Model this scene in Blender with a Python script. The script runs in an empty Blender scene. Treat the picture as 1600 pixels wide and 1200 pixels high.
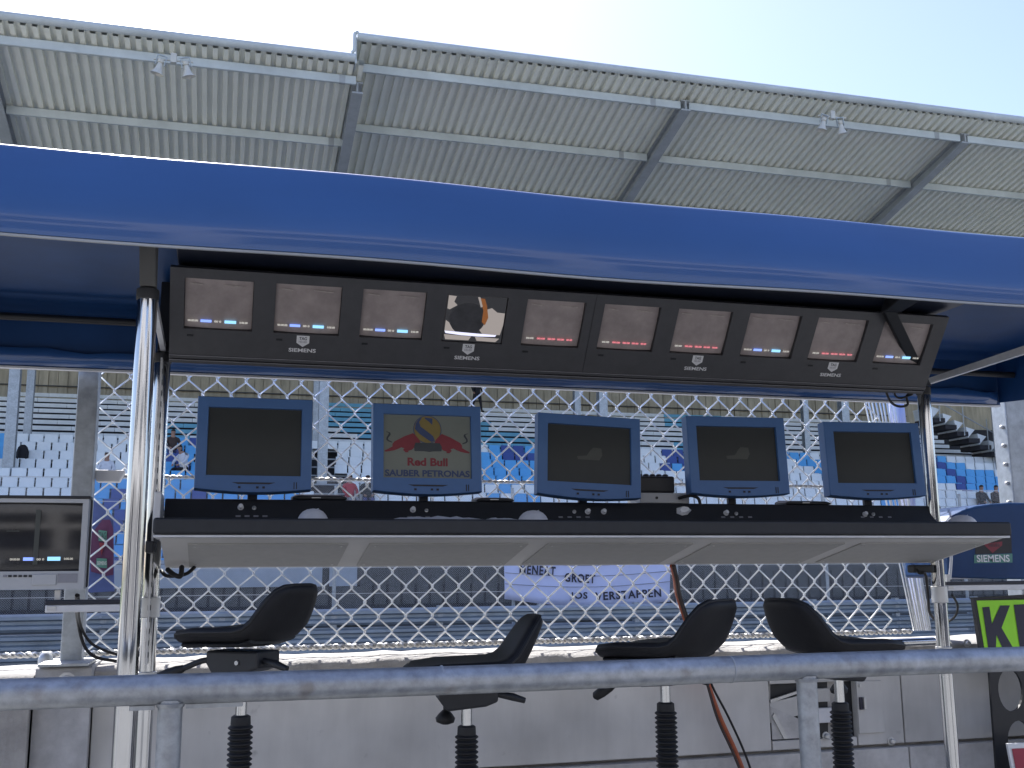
import bpy, bmesh, math, random
from mathutils import Vector, Matrix
random.seed(7)
rad = math.radians
sc = bpy.context.scene
C = sc.collection

# ------------------------------------------------------------------ camera
W_, F_, CX_, CY_, EYE = 1600.0, 1640.0, 800.0, 600.0, 1.62
YAW, PITCH, ROLL = rad(15.5), rad(10.2), rad(-0.5)
_f = Vector((math.sin(YAW)*math.cos(PITCH), math.cos(YAW)*math.cos(PITCH), math.sin(PITCH)))
_r0 = Vector((math.cos(YAW), -math.sin(YAW), 0)); _u0 = _r0.cross(_f)
_r = _r0*math.cos(ROLL) + _u0*math.sin(ROLL)
_u = -_r0*math.sin(ROLL) + _u0*math.cos(ROLL)
cam = bpy.data.objects.new('camera', bpy.data.cameras.new('camera'))
C.objects.link(cam)
cam.data.sensor_width = 36; cam.data.lens = F_/W_*36
cam.data.clip_start = 0.05; cam.data.clip_end = 3000
cam.matrix_world = Matrix(((_r.x, _u.x, -_f.x, 0), (_r.y, _u.y, -_f.y, 0), (_r.z, _u.z, -_f.z, EYE), (0, 0, 0, 1)))
sc.camera = cam
EYEV = Vector((0, 0, EYE))

# ------------------------------------------------------------------ light
SUN_EL, SUN_AZ = rad(50), rad(-9)          # azimuth from +Y towards +X
wd = bpy.data.worlds.new('World'); sc.world = wd; wd.use_nodes = True
nt = wd.node_tree
bg = nt.nodes['Background']
sky = nt.nodes.new('ShaderNodeTexSky'); sky.sky_type = 'NISHITA'; sky.sun_disc = False
sky.sun_elevation = SUN_EL; sky.sun_rotation = SUN_AZ
sky.air_density = 1.0; sky.dust_density = 1.0; sky.ozone_density = 2.0
wb = nt.nodes.new('ShaderNodeMix'); wb.data_type = 'RGBA'; wb.blend_type = 'MULTIPLY'; wb.inputs[0].default_value = 1.0; wb.inputs[7].default_value = (1.04, 0.965, 1.05, 1)
nt.links.new(sky.outputs[0], wb.inputs[6]); nt.links.new(wb.outputs[2], bg.inputs[0]); bg.inputs[1].default_value = 0.095
sl = bpy.data.lights.new('sun', 'SUN'); sl.energy = 4.2; sl.angle = rad(0.53); sl.color = (1, 0.975, 0.94)
so = bpy.data.objects.new('sun', sl); C.objects.link(so)
sd = Vector((math.sin(SUN_AZ)*math.cos(SUN_EL), math.cos(SUN_AZ)*math.cos(SUN_EL), math.sin(SUN_EL)))
so.rotation_euler = sd.to_track_quat('Z', 'Y').to_euler(); so.location = sd*60
sc.view_settings.view_transform = 'Standard'; sc.view_settings.look = 'None'
sc.view_settings.exposure = 1.5; sc.view_settings.gamma = 1.0

# ------------------------------------------------------------------ measuring helpers
def ray(px, py): return _r*((px-CX_)/F_) - _u*((py-CY_)/F_) + _f
def P(px, py, Y):
    d = ray(px, py); return EYEV + d*(Y/d.y)
def PP(px, py, p0, n):
    d = ray(px, py); return EYEV + d*((Vector(p0)-EYEV).dot(n)/d.dot(n))
def proj(p):
    d = Vector(p)-EYEV; z = d.dot(_f)
    return CX_+F_*d.dot(_r)/z, CY_-F_*d.dot(_u)/z

# ------------------------------------------------------------------ materials
def mat(name, col, rough=0.6, metal=0.0, var=0.12, scale=6.0, bump=0.0, bscale=60.0, spec=0.5, coat=0.0,
        stretch=(1, 1, 1), rvar=0.0, var2=0.0, scale2=0.8, stain=None):
    m = bpy.data.materials.new(name); m.use_nodes = True
    t = m.node_tree; b = t.nodes['Principled BSDF']
    b.inputs['Roughness'].default_value = rough; b.inputs['Metallic'].default_value = metal
    b.inputs['Specular IOR Level'].default_value = spec
    b.inputs['Coat Weight'].default_value = coat; b.inputs['Coat Roughness'].default_value = 0.08
    tc = t.nodes.new('ShaderNodeTexCoord'); mp = t.nodes.new('ShaderNodeMapping'); mp.inputs['Scale'].default_value = stretch
    t.links.new(tc.outputs['Object'], mp.inputs[0])
    n1 = t.nodes.new('ShaderNodeTexNoise'); n1.inputs['Scale'].default_value = scale; n1.inputs['Detail'].default_value = 6
    n1.inputs['Roughness'].default_value = 0.65
    t.links.new(mp.outputs[0], n1.inputs['Vector'])
    r1 = t.nodes.new('ShaderNodeValToRGB')
    r1.color_ramp.elements[0].position = 0.3; r1.color_ramp.elements[1].position = 0.72
    lo = [max(0, c*(1-var)) for c in col]; hi = [min(1, c*(1+var)) for c in col]
    r1.color_ramp.elements[0].color = (*lo, 1); r1.color_ramp.elements[1].color = (*hi, 1)
    t.links.new(n1.outputs['Fac'], r1.inputs[0]); out = r1.outputs[0]
    if var2 > 0:
        n2 = t.nodes.new('ShaderNodeTexNoise'); n2.inputs['Scale'].default_value = scale2; n2.inputs['Detail'].default_value = 4
        t.links.new(tc.outputs['Object'], n2.inputs['Vector'])
        r2 = t.nodes.new('ShaderNodeMapRange'); r2.inputs[1].default_value = 0.3; r2.inputs[2].default_value = 0.7
        r2.inputs[3].default_value = 1-var2; r2.inputs[4].default_value = 1+var2*0.4
        t.links.new(n2.outputs['Fac'], r2.inputs[0])
        mx = t.nodes.new('ShaderNodeMix'); mx.data_type = 'RGBA'; mx.blend_type = 'MULTIPLY'; mx.inputs[0].default_value = 1
        t.links.new(out, mx.inputs[6]); t.links.new(r2.outputs[0], mx.inputs[7]); out = mx.outputs[2]
    if stain:
        n3 = t.nodes.new('ShaderNodeTexNoise'); n3.inputs['Scale'].default_value = stain[1]; n3.inputs['Detail'].default_value = 8
        mp3 = t.nodes.new('ShaderNodeMapping'); mp3.inputs['Scale'].default_value = stain[2]
        t.links.new(tc.outputs['Object'], mp3.inputs[0]); t.links.new(mp3.outputs[0], n3.inputs['Vector'])
        r3 = t.nodes.new('ShaderNodeMapRange'); r3.inputs[1].default_value = stain[3]; r3.inputs[2].default_value = stain[3]+0.12
        t.links.new(n3.outputs['Fac'], r3.inputs[0])
        mx = t.nodes.new('ShaderNodeMix'); mx.data_type = 'RGBA'
        ml = t.nodes.new('ShaderNodeMath'); ml.operation = 'MULTIPLY'; ml.inputs[1].default_value = stain[4]
        t.links.new(r3.outputs[0], ml.inputs[0]); t.links.new(ml.outputs[0], mx.inputs[0])
        t.links.new(out, mx.inputs[6]); mx.inputs[7].default_value = (*stain[0], 1); out = mx.outputs[2]
    t.links.new(out, b.inputs['Base Color'])
    if rvar > 0:
        rr = t.nodes.new('ShaderNodeMapRange'); rr.inputs[3].default_value = max(0.02, rough-rvar); rr.inputs[4].default_value = min(1, rough+rvar)
        t.links.new(n1.outputs['Fac'], rr.inputs[0]); t.links.new(rr.outputs[0], b.inputs['Roughness'])
    if bump > 0:
        nb = t.nodes.new('ShaderNodeTexNoise'); nb.inputs['Scale'].default_value = bscale; nb.inputs['Detail'].default_value = 5
        t.links.new(mp.outputs[0], nb.inputs['Vector'])
        bp = t.nodes.new('ShaderNodeBump'); bp.inputs['Strength'].default_value = bump; bp.inputs['Distance'].default_value = 0.01
        t.links.new(nb.outputs['Fac'], bp.inputs['Height']); t.links.new(bp.outputs[0], b.inputs['Normal'])
    return m
def emis(name, col, strength, base=(0.02, 0.02, 0.02), rough=0.15):
    m = bpy.data.materials.new(name); m.use_nodes = True
    b = m.node_tree.nodes['Principled BSDF']
    b.inputs['Base Color'].default_value = (*base, 1); b.inputs['Roughness'].default_value = rough
    b.inputs['Emission Color'].default_value = (*col, 1); b.inputs['Emission Strength'].default_value = strength
    return m
M = {}
M['asphalt'] = mat('asphalt', (0.16, 0.16, 0.162), 0.9, var=0.25, scale=40, bump=0.3, bscale=200, var2=0.2)
M['apron'] = mat('apron', (0.22, 0.22, 0.215), 0.85, var=0.15, scale=12, bump=0.2, bscale=120, var2=0.2)
M['bounce_sand'] = mat('bounce_sand', (0.48, 0.45, 0.39), 0.95, var=0.2, scale=2)
M['grass'] = mat('grass', (0.06, 0.09, 0.03), 0.95, var=0.4, scale=3)
M['concrete'] = mat('concrete', (0.38, 0.365, 0.345), 0.9, var=0.22, scale=9, bump=0.35, bscale=90, var2=0.22, scale2=1.6,
                    stain=((0.13, 0.12, 0.11), 7, (1, 1, 0.25), 0.58, 0.45))
M['cap'] = mat('cap', (0.42, 0.40, 0.38), 0.9, var=0.2, scale=14, bump=0.4, bscale=110, var2=0.15, scale2=3)
M['panel'] = mat('panel', (0.60, 0.59, 0.57), 0.55, 0.0, var=0.10, scale=5, bump=0.04, bscale=20, var2=0.30, scale2=2.2,
                 stretch=(1, 1, 0.14), stain=((0.16, 0.15, 0.15), 10, (1, 1, 1), 0.66, 0.6))
M['plinth'] = mat('plinth', (0.50, 0.49, 0.48), 0.85, var=0.2, scale=10, bump=0.2, bscale=70, var2=0.2)
M['galv'] = mat('galv', (0.42, 0.45, 0.47), 0.48, 0.65, var=0.22, scale=22, bump=0.05, bscale=60, rvar=0.12, var2=0.15, scale2=5)
M['galv_rail'] = mat('galv_rail', (0.40, 0.42, 0.44), 0.46, 0.55, var=0.26, scale=30, bump=0.12, bscale=45, rvar=0.14, var2=0.22, scale2=4,
                     stain=((0.22, 0.20, 0.18), 14, (1, 1, 1), 0.62, 0.6))
M['wire'] = mat('wire', (0.80, 0.82, 0.83), 0.36, 0.75, var=0.10, scale=40)
M['rope'] = mat('rope', (0.55, 0.55, 0.54), 0.45, 0.7, var=0.2, scale=60)
M['armco'] = mat('armco', (0.33, 0.38, 0.42), 0.45, 0.4, var=0.15, scale=2.5, var2=0.2, scale2=0.7)
M['chrome'] = mat('chrome', (0.53, 0.54, 0.55), 0.10, 1.0, var=0.05, scale=14, rvar=0.05)
M['alu'] = mat('alu', (0.55, 0.55, 0.54), 0.42, 0.6, var=0.08, scale=20)
M['trim'] = mat('trim', (0.62, 0.63, 0.65), 0.4, 0.3, var=0.1, scale=9)
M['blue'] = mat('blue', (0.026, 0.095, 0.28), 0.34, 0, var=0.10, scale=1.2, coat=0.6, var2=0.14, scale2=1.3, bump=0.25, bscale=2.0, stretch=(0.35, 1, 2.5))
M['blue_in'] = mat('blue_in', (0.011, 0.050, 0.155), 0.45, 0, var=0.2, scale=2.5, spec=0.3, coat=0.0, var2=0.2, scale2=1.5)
M['blue_mon'] = mat('blue_mon', (0.058, 0.145, 0.34), 0.45, 0, var=0.05, scale=20)
M['navy'] = mat('navy', (0.008, 0.012, 0.025), 0.45, 0, var=0.2, scale=4)
M['black'] = mat('black', (0.012, 0.013, 0.016), 0.5, 0, var=0.2, scale=20)
M['seatblack'] = mat('seatblack', (0.009, 0.009, 0.011), 0.6, 0, var=0.25, scale=30, bump=0.06, bscale=160, spec=0.35)
M['rubber'] = mat('rubber', (0.010, 0.010, 0.011), 0.6, 0, var=0.3, scale=40)
M['deskedge'] = mat('deskedge', (0.020, 0.022, 0.026), 0.55, 0, var=0.15, scale=30, bump=0.03, bscale=200)
M['bankgrey'] = mat('bankgrey', (0.066, 0.066, 0.071), 0.5, 0, var=0.10, scale=25, bump=0.02, bscale=300)
M['under'] = mat('under', (0.60, 0.59, 0.57), 0.6, 0, var=0.05, scale=5, var2=0.06)
M['underpanel'] = mat('underpanel', (0.40, 0.395, 0.38), 0.65, 0, var=0.06, scale=30, var2=0.06)
M['lcd'] = mat('lcd', (0.032, 0.036, 0.036), 0.40, 0, var=0.08, scale=8, spec=0.3)
M['crtglass'] = mat('crtglass', (0.38, 0.325, 0.31), 0.38, 0, var=0.14, scale=26, spec=0.3, var2=0.18, scale2=9)
M['crtline'] = mat('crtline', (0.42, 0.37, 0.34), 0.5, 0, var=0.25, scale=60)
M['picdark'] = mat('picdark', (0.065, 0.065, 0.07), 0.4, 0, var=0.3, scale=30)
M['crtdark'] = mat('crtdark', (0.022, 0.022, 0.024), 0.12, 0, var=0.35, scale=14, spec=0.6)
M['tvcase'] = mat('tvcase', (0.42, 0.43, 0.44), 0.45, 0, var=0.05, scale=12)
M['white'] = mat('white', (0.78, 0.78, 0.78), 0.6, 0, var=0.05, scale=10)
M['paper'] = mat('paper', (0.66, 0.66, 0.68), 0.7, 0, var=0.1, scale=20)
M['letter'] = mat('letter', (0.75, 0.75, 0.76), 0.5, 0, var=0.03, scale=10)
M['ink'] = mat('ink', (0.03, 0.03, 0.05), 0.6, 0, var=0.1, scale=20)
M['logored'] = mat('logored', (0.20, 0.022, 0.035), 0.5, 0, var=0.08, scale=30)
M['logoyel'] = mat('logoyel', (0.22, 0.165, 0.045), 0.5, 0, var=0.08, scale=30)
M['logoblue'] = mat('logoblue', (0.035, 0.06, 0.15), 0.5, 0, var=0.08, scale=30)
M['logobg'] = mat('logobg', (0.17, 0.19, 0.165), 0.4, 0, var=0.05, scale=12)
M['logodark'] = mat('logodark', (0.035, 0.045, 0.055), 0.5, 0, var=0.1, scale=30)
M['ghost'] = mat('ghost', (0.046, 0.052, 0.046), 0.4, 0, var=0.1, scale=30)
M['green'] = mat('green', (0.085, 0.24, 0.20), 0.5, 0, var=0.1, scale=20)
M['maroon'] = mat('maroon', (0.085, 0.022, 0.075), 0.6, 0, var=0.25, scale=12)
M['clothblue'] = mat('clothblue', (0.055, 0.085, 0.24), 0.7, 0, var=0.2, scale=14)
M['lime'] = mat('lime', (0.34, 0.80, 0.03), 0.5, 0, var=0.05, scale=8)
M['signred'] = mat('signred', (0.35, 0.03, 0.06), 0.5, 0, var=0.1, scale=9)
M['rooftin'] = mat('rooftin', (0.83, 0.83, 0.75), 0.6, 0.0, var=0.03, scale=1.2, var2=0.08, scale2=0.25)
M['roofsteel'] = mat('roofsteel', (0.56, 0.60, 0.61), 0.5, 0.0, var=0.10, scale=1.5, var2=0.12, scale2=0.4)
M['beam'] = mat('beam', (0.36, 0.38, 0.40), 0.55, 0.0, var=0.15, scale=2)
M['terrace'] = mat('terrace', (0.035, 0.035, 0.04), 0.9, var=0.2, scale=3)
M['terrace_pale'] = mat('terrace_pale', (0.42, 0.41, 0.40), 0.8, var=0.08, scale=0.6)
M['backwall'] = mat('backwall', (0.48, 0.43, 0.33), 0.85, 0, var=0.25, scale=1.5, stretch=(3, 1, 0.4), var2=0.2)
M['facade'] = mat('facade', (0.10, 0.10, 0.097), 0.8, 0, var=0.2, scale=2, var2=0.2)
M['facadelight'] = mat('facadelight', (0.40, 0.43, 0.46), 0.7, 0, var=0.1, scale=2)
M['seat_w'] = mat('seat_w', (0.83, 0.87, 0.88), 0.45, 0, var=0.06, scale=3)
M['seat_b'] = mat('seat_b', (0.10, 0.42, 0.80), 0.45, 0, var=0.10, scale=3)
M['seat_n'] = mat('seat_n', (0.035, 0.08, 0.32), 0.45, 0, var=0.15, scale=3)
M['bench_w'] = mat('bench_w', (0.78, 0.82, 0.83), 0.55, 0, var=0.08, scale=2, var2=0.12)
M['bench_b'] = mat('bench_b', (0.14, 0.42, 0.60), 0.55, 0, var=0.12, scale=2, var2=0.12)
M['banner'] = mat('banner', (0.66, 0.70, 0.92), 0.7, 0, var=0.04, scale=2)
M['skin'] = mat('skin', (0.38, 0.22, 0.16), 0.6, 0, var=0.1, scale=20)
M['hair'] = mat('hair', (0.02, 0.015, 0.012), 0.7, 0, var=0.2, scale=30)
M['c_black'] = mat('c_black', (0.015, 0.015, 0.02), 0.8, 0, var=0.2, scale=9)
M['c_brown'] = mat('c_brown', (0.06, 0.04, 0.035), 0.8, 0, var=0.2, scale=9)
M['c_white'] = mat('c_white', (0.7, 0.72, 0.78), 0.8, 0, var=0.1, scale=9)
M['c_red'] = mat('c_red', (0.45, 0.03, 0.05), 0.8, 0, var=0.15, scale=9)
M['c_jeans'] = mat('c_jeans', (0.07, 0.08, 0.22), 0.8, 0, var=0.15, scale=9)
M['c_grey'] = mat('c_grey', (0.25, 0.25, 0.27), 0.8, 0, var=0.15, scale=9)
M['orange'] = mat('orange', (0.42, 0.10, 0.04), 0.5, 0, var=0.15, scale=30)
M['hornwhite'] = mat('hornwhite', (0.62, 0.60, 0.54), 0.5, 0, var=0.08, scale=6)
M['on_white'] = emis('on_white', (0.80, 0.78, 0.72), 0.30)
M['on_blue'] = emis('on_blue', (0.25, 0.38, 1.0), 0.5)
M['on_cyan'] = emis('on_cyan', (0.30, 0.65, 1.0), 0.5)
M['on_red'] = emis('on_red', (0.95, 0.25, 0.30), 0.45)
M['on_glow'] = emis('on_glow', (0.75, 0.75, 1.0), 0.45)
M['on_beige'] = emis('on_beige', (0.62, 0.55, 0.52), 0.20)
M['on_orange'] = emis('on_orange', (0.62, 0.22, 0.06), 0.13)
M['on_dark'] = emis('on_dark', (0.10, 0.10, 0.11), 0.10)

# ------------------------------------------------------------------ mesh helpers
ORG = {}
def setp(o, label=None, cat=None, group=None, kind=None):
    if label: o['label'] = label
    if cat: o['category'] = cat
    if group: o['group'] = group
    if kind: o['kind'] = kind
    return o
def thing(name, label, cat, loc=(0, 0, 0), rot=(0, 0, 0), group=None, local=False):
    o = bpy.data.objects.new(name, None); C.objects.link(o)
    o.location = loc; o.rotation_euler = rot; o.empty_display_size = 0.1
    ORG[o.name] = Vector((0, 0, 0)) if local else Vector(loc)
    return setp(o, label, cat, group)
class MB:
    def __init__(s): s.v = []; s.f = []; s.m = []; s.mi = 0
    def add(s, vs, fs):
        n = len(s.v); s.v += [tuple(v) for v in vs]
        for f in fs: s.f.append(tuple(i+n for i in f)); s.m.append(s.mi)
        return s
    def box(s, a, b):
        x0, y0, z0 = (min(a[i], b[i]) for i in range(3)); x1, y1, z1 = (max(a[i], b[i]) for i in range(3))
        return s.add([(x0,y0,z0),(x1,y0,z0),(x1,y1,z0),(x0,y1,z0),(x0,y0,z1),(x1,y0,z1),(x1,y1,z1),(x0,y1,z1)],
                     [(0,3,2,1),(4,5,6,7),(0,1,5,4),(1,2,6,5),(2,3,7,6),(3,0,4,7)])
    def hexa(s, p):   # 8 points: bottom 4 ring, top 4 ring
        return s.add(p, [(0,3,2,1),(4,5,6,7),(0,1,5,4),(1,2,6,5),(2,3,7,6),(3,0,4,7)])
    def prism(s, pts, vec):  # planar polygon pts extruded by vec
        n = len(pts); v = [Vector(p) for p in pts]; w = [p+Vector(vec) for p in v]
        return s.add(v+w, [tuple(range(n-1, -1, -1)), tuple(range(n, 2*n))] + [(i, (i+1) % n, n+(i+1) % n, n+i) for i in range(n)])
    def tube(s, pts, r, seg=10, cap=True, rs=None):
        pts = [Vector(p) for p in pts]; n = len(pts); rings = []
        up = None
        for i, p in enumerate(pts):
            t = (pts[min(i+1, n-1)]-pts[max(i-1, 0)])
            if t.length < 1e-9: t = Vector((0, 0, 1))
            t.normalize()
            if up is None:
                up = Vector((0, 0, 1)) if abs(t.z) < 0.9 else Vector((1, 0, 0))
            a = up - t*up.dot(t)
            if a.length < 1e-6: a = Vector((1, 0, 0)) - t*t.x
            a.normalize(); b = t.cross(a); up = a
            rr = rs[i] if rs else r
            rings.append([p+(a*math.cos(2*math.pi*k/seg)+b*math.sin(2*math.pi*k/seg))*rr for k in range(seg)])
        fs = []
        for i in range(n-1):
            for k in range(seg):
                k2 = (k+1) % seg
                fs.append((i*seg+k, i*seg+k2, (i+1)*seg+k2, (i+1)*seg+k))
        if cap: fs += [tuple(range(seg-1, -1, -1)), tuple(range((n-1)*seg, n*seg))]
        return s.add([v for r_ in rings for v in r_], fs)
    def lathe(s, prof, o=(0, 0, 0), seg=20, mtx=None):  # prof: (r, z)
        vs = []; fs = []; o = Vector(o); n = len(prof)
        for (r, z) in prof:
            for k in range(seg):
                p = Vector((r*math.cos(2*math.pi*k/seg), r*math.sin(2*math.pi*k/seg), z))
                vs.append((mtx @ p if mtx else p)+o)
        for i in range(n-1):
            for k in range(seg):
                k2 = (k+1) % seg; fs.append((i*seg+k, i*seg+k2, (i+1)*seg+k2, (i+1)*seg+k))
        fs += [tuple(range(seg-1, -1, -1)), tuple(range((n-1)*seg, n*seg))]
        return s.add(vs, fs)
    def loft(s, rings, cap=True):
        n = len(rings[0]); fs = []
        for i in range(len(rings)-1):
            for k in range(n):
                k2 = (k+1) % n; fs.append((i*n+k, i*n+k2, (i+1)*n+k2, (i+1)*n+k))
        if cap: fs += [tuple(range(n-1, -1, -1)), tuple(range((len(rings)-1)*n, len(rings)*n))]
        return s.add([v for r in rings for v in r], fs)
    def mesh(s, name, mats, org=Vector((0, 0, 0)), smooth=None):
        me = bpy.data.meshes.new(name)
        me.from_pydata([tuple(Vector(v)-org) for v in s.v], [], s.f)
        if not isinstance(mats, (list, tuple)): mats = [mats]
        for m in mats: me.materials.append(M[m])
        me.polygons.foreach_set('material_index', s.m)
        bm = bmesh.new(); bm.from_mesh(me); bmesh.ops.recalc_face_normals(bm, faces=bm.faces); bm.to_mesh(me); bm.free()
        if smooth:
            me.polygons.foreach_set('use_smooth', [True]*len(me.polygons))
            try: me.set_sharp_from_angle(angle=rad(smooth))
            except Exception: pass
        me.update(); return me
    def build(s, name, mats, parent=None, bevel=0, smooth=None, org=None, seg=2):
        if parent is not None: org = ORG[parent.name]
        elif org is None: org = Vector((0, 0, 0))
        org = Vector(org)
        o = bpy.data.objects.new(name, s.mesh(name, mats, org, smooth)); C.objects.link(o)
        if parent is not None: o.parent = parent; ORG[o.name] = org
        else: o.location = org; ORG[o.name] = org
        if bevel:
            b = o.modifiers.new('bevel', 'BEVEL'); b.width = bevel; b.segments = seg; b.limit_method = 'ANGLE'; b.angle_limit = rad(40)
        return o
def inst(name, me, parent, loc, rot=(0, 0, 0), scl=None):
    o = bpy.data.objects.new(name, me); C.objects.link(o); o.parent = parent
    o.location = Vector(loc)-ORG[parent.name]; o.rotation_euler = rot
    if scl: o.scale = scl
    ORG[o.name] = Vector((0, 0, 0)); return o
_tc = {}
def text_data(body, size, bold=0.0, extrude=0.0006, shear=0.0, sx=1.0, spacing=1.0):
    cu = bpy.data.curves.new('lettering', 'FONT'); cu.body = body; cu.size = size; cu.offset = bold; cu.extrude = extrude
    cu.align_x = 'CENTER'; cu.align_y = 'CENTER'; cu.shear = shear; cu.space_character = spacing; cu.resolution_u = 3
    ob = bpy.data.objects.new('lettering', cu); C.objects.link(ob)
    dg = bpy.context.evaluated_depsgraph_get(); dg.update()
    me = bpy.data.meshes.new_from_object(ob.evaluated_get(dg))
    vs = [(v.co.x*sx, v.co.y, v.co.z) for v in me.vertices]; fs = [tuple(p.vertices) for p in me.polygons]
    bpy.data.objects.remove(ob); bpy.data.curves.remove(cu); bpy.data.meshes.remove(me)
    return vs, fs
def text_on(mb, body, c, u, v, n, size, **k):
    vs, fs = text_data(body, size, **k)
    if k.get('fit'): pass
    mb.add([c+u*a+v*b+n*d for a, b, d in vs], fs)
def fit_text(mb, body, c, u, v, n, width, height, bold=0.0, extrude=0.0006, spacing=1.0):
    vs, fs = text_data(body, 1.0, bold=bold, extrude=0.0, spacing=spacing)
    x0 = min(a for a, b, d in vs); x1 = max(a for a, b, d in vs); y0 = min(b for a, b, d in vs); y1 = max(b for a, b, d in vs)
    kx = width/(x1-x0); ky = height/(y1-y0)
    mb.add([c+u*((a-(x0+x1)/2)*kx)+v*((b-(y0+y1)/2)*ky)+n*extrude for a, b, d in vs], fs)
def poly_on(mb, pts, c, u, v, n, off=0.0006):
    mb.add([c+u*a+v*b+n*off for a, b in pts], [tuple(range(len(pts)))])
X, Y, Z = Vector((1, 0, 0)), Vector((0, 1, 0)), Vector((0, 0, 1))
FRONT = -Y
def lerp(a, b, t): return a+(b-a)*t
def smoothpath(pts, n=6):
    pts = [Vector(p) for p in pts]; out = []
    for i in range(len(pts)-1):
        p0 = pts[max(i-1, 0)]; p1 = pts[i]; p2 = pts[i+1]; p3 = pts[min(i+2, len(pts)-1)]
        for k in range(n):
            t = k/n
            out.append(0.5*((2*p1)+(p2-p0)*t+(2*p0-5*p1+4*p2-p3)*t*t+(-p0+3*p1-3*p2+p3)*t**3))
    return out+[pts[-1]]

# ================================================================== THE SETTING
g = MB(); g.add([(-900,-900,0),(900,-900,0),(900,900,0),(-900,900,0)], [(0,1,2,3)])
setp(g.build('ground', 'grass'), kind='structure')
g = MB(); g.add([(-200,-60,0.004),(200,-60,0.004),(200,4.0,0.004),(-200,4.0,0.004)], [(0,1,2,3)])
setp(g.build('pit_lane', 'apron'), kind='structure')
g = MB(); g.add([(-300,4.6,0.004),(300,4.6,0.004),(300,19,0.004),(-300,19,0.004)], [(0,1,2,3)])
setp(g.build('race_track', 'asphalt'), kind='structure')
g = MB(); g.add([(-300,19.2,0.004),(300,19.2,0.004),(300,31.1,0.004),(-300,31.1,0.004)], [(0,1,2,3)])
setp(g.build('bounce_verge', 'bounce_sand'), kind='structure')  # pale ground strip added to bounce light up under the grandstand roof

# ---------------------------------------------------------------- pit building on the near side (unseen, added for reflections and bounce light)
pb = thing('added_pit_building', 'long pale two storey pit garage building added unseen behind the viewer', 'building', (1, -11, 0))
m = MB(); m.box((-40,-22,3.6),(42,-11,7.6)); m.build('upper_storey', 'terrace_pale', pb)
for i in range(15):
    xa = -40+5.6*i
    m = MB(); m.box((xa,-12,0.004),(xa+1.0,-11,3.595)); m.build('pier', 'terrace_pale', pb)
    m = MB(); m.box((xa+1.0,-12.2,0.004),(xa+5.6,-12.05,3.595)); m.build('garage_shade', 'navy', pb)  # navy sheet in place of the shaded depth of an open garage
    m = MB(); m.box((xa+0.6,-10.99,4.6),(xa+5.0,-10.95,6.4)); m.build('window', 'crtdark', pb)

# ---------------------------------------------------------------- pit wall
WX0, WX1 = -4.0, 9.0
PJ = [-4.0, -0.41, 2.875, 6.0, 9.0]        # panel joints
pw = thing('pit_wall', 'low grey concrete pit wall with sunlit top and flat facing panels', 'wall', (0, 4.2, 0))
def wavy(x0, x1, prof, n, amp, seed):      # extrude a Y-Z profile along X with slightly chipped edges
    rnd = random.Random(seed); rings = []
    for i in range(n+1):
        x = x0+(x1-x0)*i/n
        rings.append([(x, y+rnd.uniform(-amp, amp), z+rnd.uniform(-amp, amp)) for y, z in prof])
    return rings
m = MB(); m.loft(wavy(-0.41, WX1, [(4.13,0.02),(4.13,1.285),(4.15,1.30),(4.47,1.305),(4.49,1.28),(4.49,0.02)], 130, 0.0035, 3)); m.build('wall_core', 'concrete', pw, smooth=50)
m = MB(); m.loft(wavy(WX0, -0.597, [(4.02,0.9),(4.02,1.27),(4.035,1.285),(4.47,1.29),(4.49,1.27),(4.49,0.9)], 36, 0.002, 4)); m.build('wall_block', 'concrete', pw, smooth=50)
m = MB(); m.loft(wavy(-0.594, -0.412, [(4.045,0.02),(4.045,1.30),(4.055,1.31),(4.45,1.31),(4.46,1.30),(4.46,0.02)], 4, 0.001, 5)); m.build('wall_block', 'plinth', pw, smooth=50)
PY0, PY1 = 4.095, 4.128
NX0, NX1, NZ0, NZ1 = 2.24, 2.645, 0.925, 1.150      # recess opening
def panel(x0, x1, z0, z1, y0=PY0, mt='panel', nm='panel'):
    m = MB(); m.box((x0+0.003, y0, z0+0.002), (x1-0.003, PY1, z1-0.002)); return m.build(nm, mt, pw, bevel=0.003)
panel(-4.0, -0.594, 0.885, 1.205, 3.99, 'concrete'); panel(-0.41, NX0, 0.885, 1.205)
panel(NX0, NX1, NZ1, 1.205); panel(NX0, NX1, 0.885, NZ0); panel(NX1, 2.875, 0.885, 1.205)
panel(2.875, 6.0, 0.885, 1.205); panel(6.0, 9.0, 0.885, 1.205)
for i in range(4):
    panel(PJ[i], PJ[i+1], 0.004, 0.876, 4.07, 'plinth', 'plinth_block')
# recess with its junk: hinged cover plates, a pale junction box, a loose slat
m = MB(); m.box((NX0-0.02, 4.1285, NZ0-0.02), (NX1+0.02, 4.1292, NZ1+0.02)); m.build('recess_back', 'black', pw)
m = MB(); m.prism([(2.246,4.110,0.995),(2.38,4.110,1.02),(2.38,4.110,1.098),(2.246,4.110,1.075)], (0,0.008,0)); m.build('cover_plate', 'panel', pw)
m = MB(); m.prism([(2.248,4.104,1.075),(2.40,4.104,1.115),(2.40,4.104,1.125),(2.248,4.104,1.088)], (0,0.01,0)); m.build('loose_slat', 'alu', pw)
m = MB(); m.prism([(2.252,4.100,1.02),(2.30,4.100,0.93),(2.318,4.100,0.93),(2.262,4.100,1.035)], (0,0.008,0)); m.build('loose_slat', 'alu', pw)
m = MB(); m.prism([(2.25,4.108,0.928),(2.39,4.108,0.928),(2.39,4.108,1.0),(2.25,4.108,1.06)], (0,0.006,0)); m.build('cover_plate', 'plinth', pw)
m = MB(); m.box((2.43,4.104,1.07),(2.53,4.122,1.125)); m.build('junction_box', 'panel', pw, bevel=0.003)
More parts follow.
